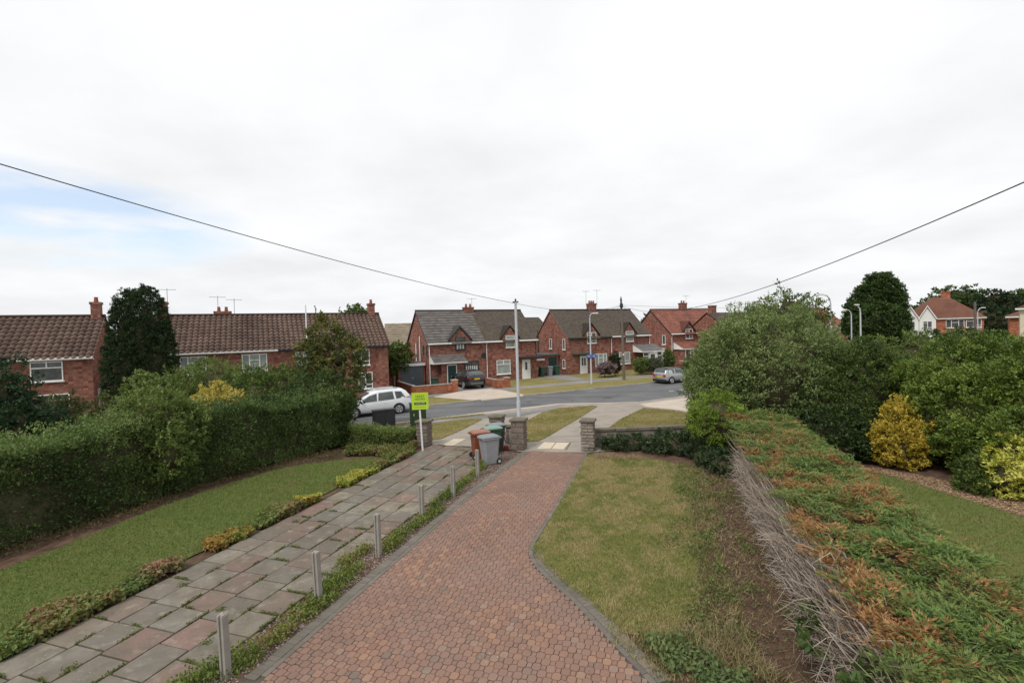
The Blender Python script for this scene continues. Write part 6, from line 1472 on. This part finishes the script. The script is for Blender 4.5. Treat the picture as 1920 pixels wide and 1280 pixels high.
# a little bramble through the bare side
brm = []
shrub('bramble', 'bramble shoots with broad leaves growing through the bare hedge side', 'shrub', [((*D(2.15, 5.6), .85), (.45, .5, .4)), ((*D(2.1, 7.2), .7), (.3, .6, .25))], 130, 11, .12, .12, .085, [(.05, .09, .028), (.085, .135, .04), (.14, .19, .06)], corek=0, limbs=3)

# ---------------------------------------------------------------- grass, weeds, gravel, chips
def grass(label, poly, n, h, pal, straw, seed, lean=.5, w_=.006, k0=.45):
    P2 = scatter(poly, n); P3 = np.c_[P2, np.zeros(n)]; z = GZa(P2)
    a = fbm(P3, .6, seed); b = fbm(P3, 3.5, seed + 3)
    t = .5 + (b - .5) * 1.2 + rng.normal(size=n) * .22; cols = palcol(t, pal)
    ks = np.clip((a * .5 + b * .5 - k0) / .1 + rng.normal(size=n) * .4, 0, 1)[:, None]; cols = cols * (1 - ks) + palcol(rng.random(n), straw) * ks
    th = rng.random(n) * 6.283; hh = h * rng.uniform(.5, 1.3, n) * (.7 + .6 * b); wd = w_ * rng.uniform(.7, 1.5, n)
    V = np.empty((n, 3, 3)); c, s = np.cos(th), np.sin(th)
    V[:, 0] = np.c_[P2[:, 0] - c * wd, P2[:, 1] - s * wd, z]; V[:, 1] = np.c_[P2[:, 0] + c * wd, P2[:, 1] + s * wd, z]
    ln = rng.normal(size=(n, 2)) * lean * hh[:, None]; V[:, 2] = np.c_[P2 + ln, z + hh]
    o = np_mesh('grass', V.reshape(-1, 3), 3, LEAF, cols); return tag(o, label, 'grass', kind='stuff')
SG = [(.16, .19, .05), (.23, .255, .075), (.3, .305, .105)]; SS = [(.28, .22, .1), (.4, .33, .165), (.48, .41, .23)]
grass('dry patchy grass of the lawn right of the drive', P_LR, 85000, .05, SG, SS, 1, w_=.007, k0=.45)
LG = [(.1, .155, .038), (.16, .22, .056), (.23, .275, .08)]; LS = [(.18, .16, .065), (.26, .23, .1)]
grass('green mown grass of the lawn left of the flagged drive', P_LL, 66000, .045, LG, LS, 2, w_=.008, k0=.58)
grass('green mown grass of the neighbouring lawn on the right', P_LN, 55000, .045, [(.11, .15, .034), (.165, .205, .048), (.22, .25, .07)], LS, 3, w_=.009, k0=.52)
for i, p in enumerate((P_V0, P_V1, P_V2, P_V3)):
    grass(['thin grass strip along the near kerb', 'near grass verge left of the crossing', 'near grass verge between the two crossings', 'near grass verge behind the low garden wall'][i], p, [3000, 9000, 16000, 20000][i], .05, [(.16, .17, .045), (.22, .21, .065), (.28, .255, .09)], SS, 5 + i, w_=.014, k0=.46)
grass('dry tufts of straw grass beside the pale pier', [D(-2.75, 18.5), D(-2.1, 18.75), D(-1.7, 18.35), D(-1.2, 18.6), D(-.9, 18.2), D(-1.6, 17.95), D(-2.2, 18.1), D(-2.6, 17.8)], 1500, .15, SS, [(.36, .27, .17), (.42, .32, .22)], 11, lean=.35, w_=.008)
grass('long bleached grass beside the leafy weeds at the lawn corner', [D(-.2, 7.8), D(.8, 8.2), D(1.5, 7.2), D(.7, 7.1)], 900, .2, SS, [(.3, .24, .13)], 12, lean=.7, w_=.006)
fr = [D(-1.3, 8.5), D(-.9, 7.5), D(-.2, 6.8), D(.6, 6.9), D(1.2, 7.6), D(1.15, 9.5), D(1.0, 12), D(1.25, 14.5), D(1.1, 17.6), D(.5, 17.6), D(.5, 13.5), D(.4, 10), D(.2, 8.4)]
grass('thin straggling grass fading from the lawn into the bare strip', fr, 9000, .075, SG, SS, 13, w_=.006, k0=.42)
grass('scattered grass and stalks on the bare strip by the conifer hedge', [D(.9, 5.2), D(2.2, 4.6), D(2.1, 16), D(1.0, 17)], 3200, .08, [(.1, .11, .04), (.16, .16, .06)], SS, 14, lean=1.2, w_=.005, k0=.4)
# weeds in the flag joints
pts = []
for (cu, cv, a, b) in flags:
    if cv > 12 and rng.random() < .45: continue
    for sd in (0, 1):
        if rng.random() < (.7 if sd == 0 else .3):
            L_ = rng.uniform(.3, 1.6); q = rng.uniform(-1, 1 - L_ if L_ < 1 else 0)
            m_ = int(170 * L_ * (b if sd == 0 else a) / .45)
            f = q + rng.random(m_) * L_
            uu = np.where(sd == 0, cu + a + .012, cu + f * a); vv = np.where(sd == 0, cv + f * b, cv + b + .012)
            pts.append(np.stack([uu + rng.normal(size=m_) * .011, vv + rng.normal(size=m_) * .011], 1))
    if rng.random() < .1:
        m_ = 90; pts.append(np.array([cu + a * rng.uniform(-.9, 1), cv + b * rng.uniform(-1, 1)]) + rng.normal(size=(m_, 2)) * .05)
UV = np.concatenate(pts); k = (UV[:, 0] < -6.55) & (UV[:, 0] > -10); UV = UV[k]
P = np.stack([.952 * UV[:, 0] + .305 * UV[:, 1], -.305 * UV[:, 0] + .952 * UV[:, 1], rng.random(len(UV)) ** 2 * .045 + .004], 1)
t = .4 + .5 * (fbm(P, .8, 3) - .4) * 2 + rng.normal(size=len(P)) * .2
o = np_mesh('moss_and_weeds', leaf_verts(P, unit(rng.normal(size=P.shape) + np.array([0, 0, .6])), .034, .018), 4, LEAF, palcol(t, [(.09, .095, .035), (.125, .14, .045), (.15, .2, .05), (.22, .2, .09)])); tag(o, 'moss and small weeds growing in the flag joints', 'weeds', kind='stuff')
strip = [D(-6.62, 3), D(-5.95, 3), D(-5.95, 13.4), D(-5.66, 18.3), D(-6.6, 18.5)]
# gravel strip
n = 7500
P2 = scatter(strip, n); sz = rng.uniform(.008, .022, (n, 1)); base = np.array([(1, 0, 0), (0, 1, 0), (-1, 0, 0), (0, -1, 0), (0, 0, .7)])
Rz = rng.random(n) * 6.28; tri = [(0, 1, 4), (1, 2, 4), (2, 3, 4), (3, 0, 4)]
B = np.repeat(base[None], n, 0) * sz[:, :, None] * rng.uniform(.6, 1.3, (n, 1, 3)); cR, sR = np.cos(Rz)[:, None], np.sin(Rz)[:, None]
Bx = B[:, :, 0] * cR - B[:, :, 1] * sR + P2[:, :1]; By = B[:, :, 0] * sR + B[:, :, 1] * cR + P2[:, 1:]; Bz = B[:, :, 2] - .022
Q = np.stack([Bx, By, Bz], 2)[:, np.array(tri)].reshape(-1, 3)
o = np_mesh('gravel', Q, 3, DRY, palcol(np.repeat(rng.random(n), 4), [(.16, .12, .1), (.28, .215, .19), (.4, .33, .3)])); tag(o, 'pinkish gravel strip between the flags and the block drive', 'gravel', kind='stuff')
# weeds on the strip
cl = []
for vv, s_ in [(5.2, 1), (5.6, 1.1), (6.2, .6), (6.9, 1.2), (7.3, 1.0), (7.7, .8), (8.2, 1.0), (8.7, .9), (9.2, .5), (9.6, .9), (10.1, .9), (10.7, .5), (11.2, .9), (11.7, .8), (12.2, .5), (12.8, .8), (13.3, .9), (13.8, .6), (14.4, .8), (15.2, .7), (15.9, .6), (16.4, .7), (4.7, .9)]:
    m_ = int(560 * s_); c = np.array([-6.3 + .22 * rng.normal(), vv]); cl.append(c + rng.normal(size=(m_, 2)) * np.array([.13, .24]) * s_)
UV = np.concatenate(cl); k = (UV[:, 0] < -5.9) & (UV[:, 0] > -6.85); UV = UV[k]
P = np.stack([.952 * UV[:, 0] + .305 * UV[:, 1], -.305 * UV[:, 0] + .952 * UV[:, 1], rng.random(len(UV)) ** 1.3 * .16 + .005], 1)
t = fbm(P, 1.1, 8) + rng.normal(size=len(P)) * .18
o = np_mesh('strip_weeds', leaf_verts(P, unit(rng.normal(size=P.shape) * .6 + np.array([0, 0, .7])), .065, .03), 4, LEAF, palcol(t, [(.07, .1, .025), (.13, .18, .038), (.19, .245, .056), (.26, .17, .08)])); tag(o, 'green and reddish weeds between the concrete posts', 'weeds', kind='stuff')
# stray weeds in the block joints
# bark chips
chips = [D(5.8, 18.5), D(6.5, 18.0), D(7.0, 17.3), D(7.45, 16.2), D(8.2, 14.9), D(9.3, 13), D(10.3, 13), D(9.3, 15.4), D(8.5, 16.8), D(7.7, 17.9), D(6.6, 18.7)]
sheet('bark_mulch', chips, pm('mulch', (0.26, 0.17, 0.105), (0.34, 0.235, 0.15), 14, .95, .6, 40), .004)
n = 6500; P2 = scatter(chips, n); P = np.c_[P2, rng.random(n) * .03 + .008]
o = np_mesh('bark_chips', leaf_verts(P, unit(rng.normal(size=P.shape) * np.array([1, 1, .3])), .06, .03, flat=np.array([0, 0, 1.5])), 4, DRY, palcol(rng.random(n), [(.16, .095, .055), (.3, .2, .125), (.46, .34, .22)])); tag(o, 'pale bark chips along the edge of the shrub border', 'bark chips', kind='stuff')
# litter on the bare soil by the hedge
rough = [D(.6, 6.6), D(.65, 17), D(2.2, 17), D(2.4, 4.2), D(1.4, 4.6)]
n = 7000; P2 = scatter(rough, n); P = np.c_[P2, rng.random(n) * .03 - .02]
o = np_mesh('hedge_litter', leaf_verts(P, unit(rng.normal(size=P.shape) * np.array([1, 1, .35])), .06, .014, flat=np.array([0, 0, 1.2])), 4, DRY, palcol(rng.random(n), [(.08, .05, .035), (.15, .09, .06), (.26, .19, .14)])); tag(o, 'dry hedge clippings lying on the bare soil', 'litter', kind='stuff')
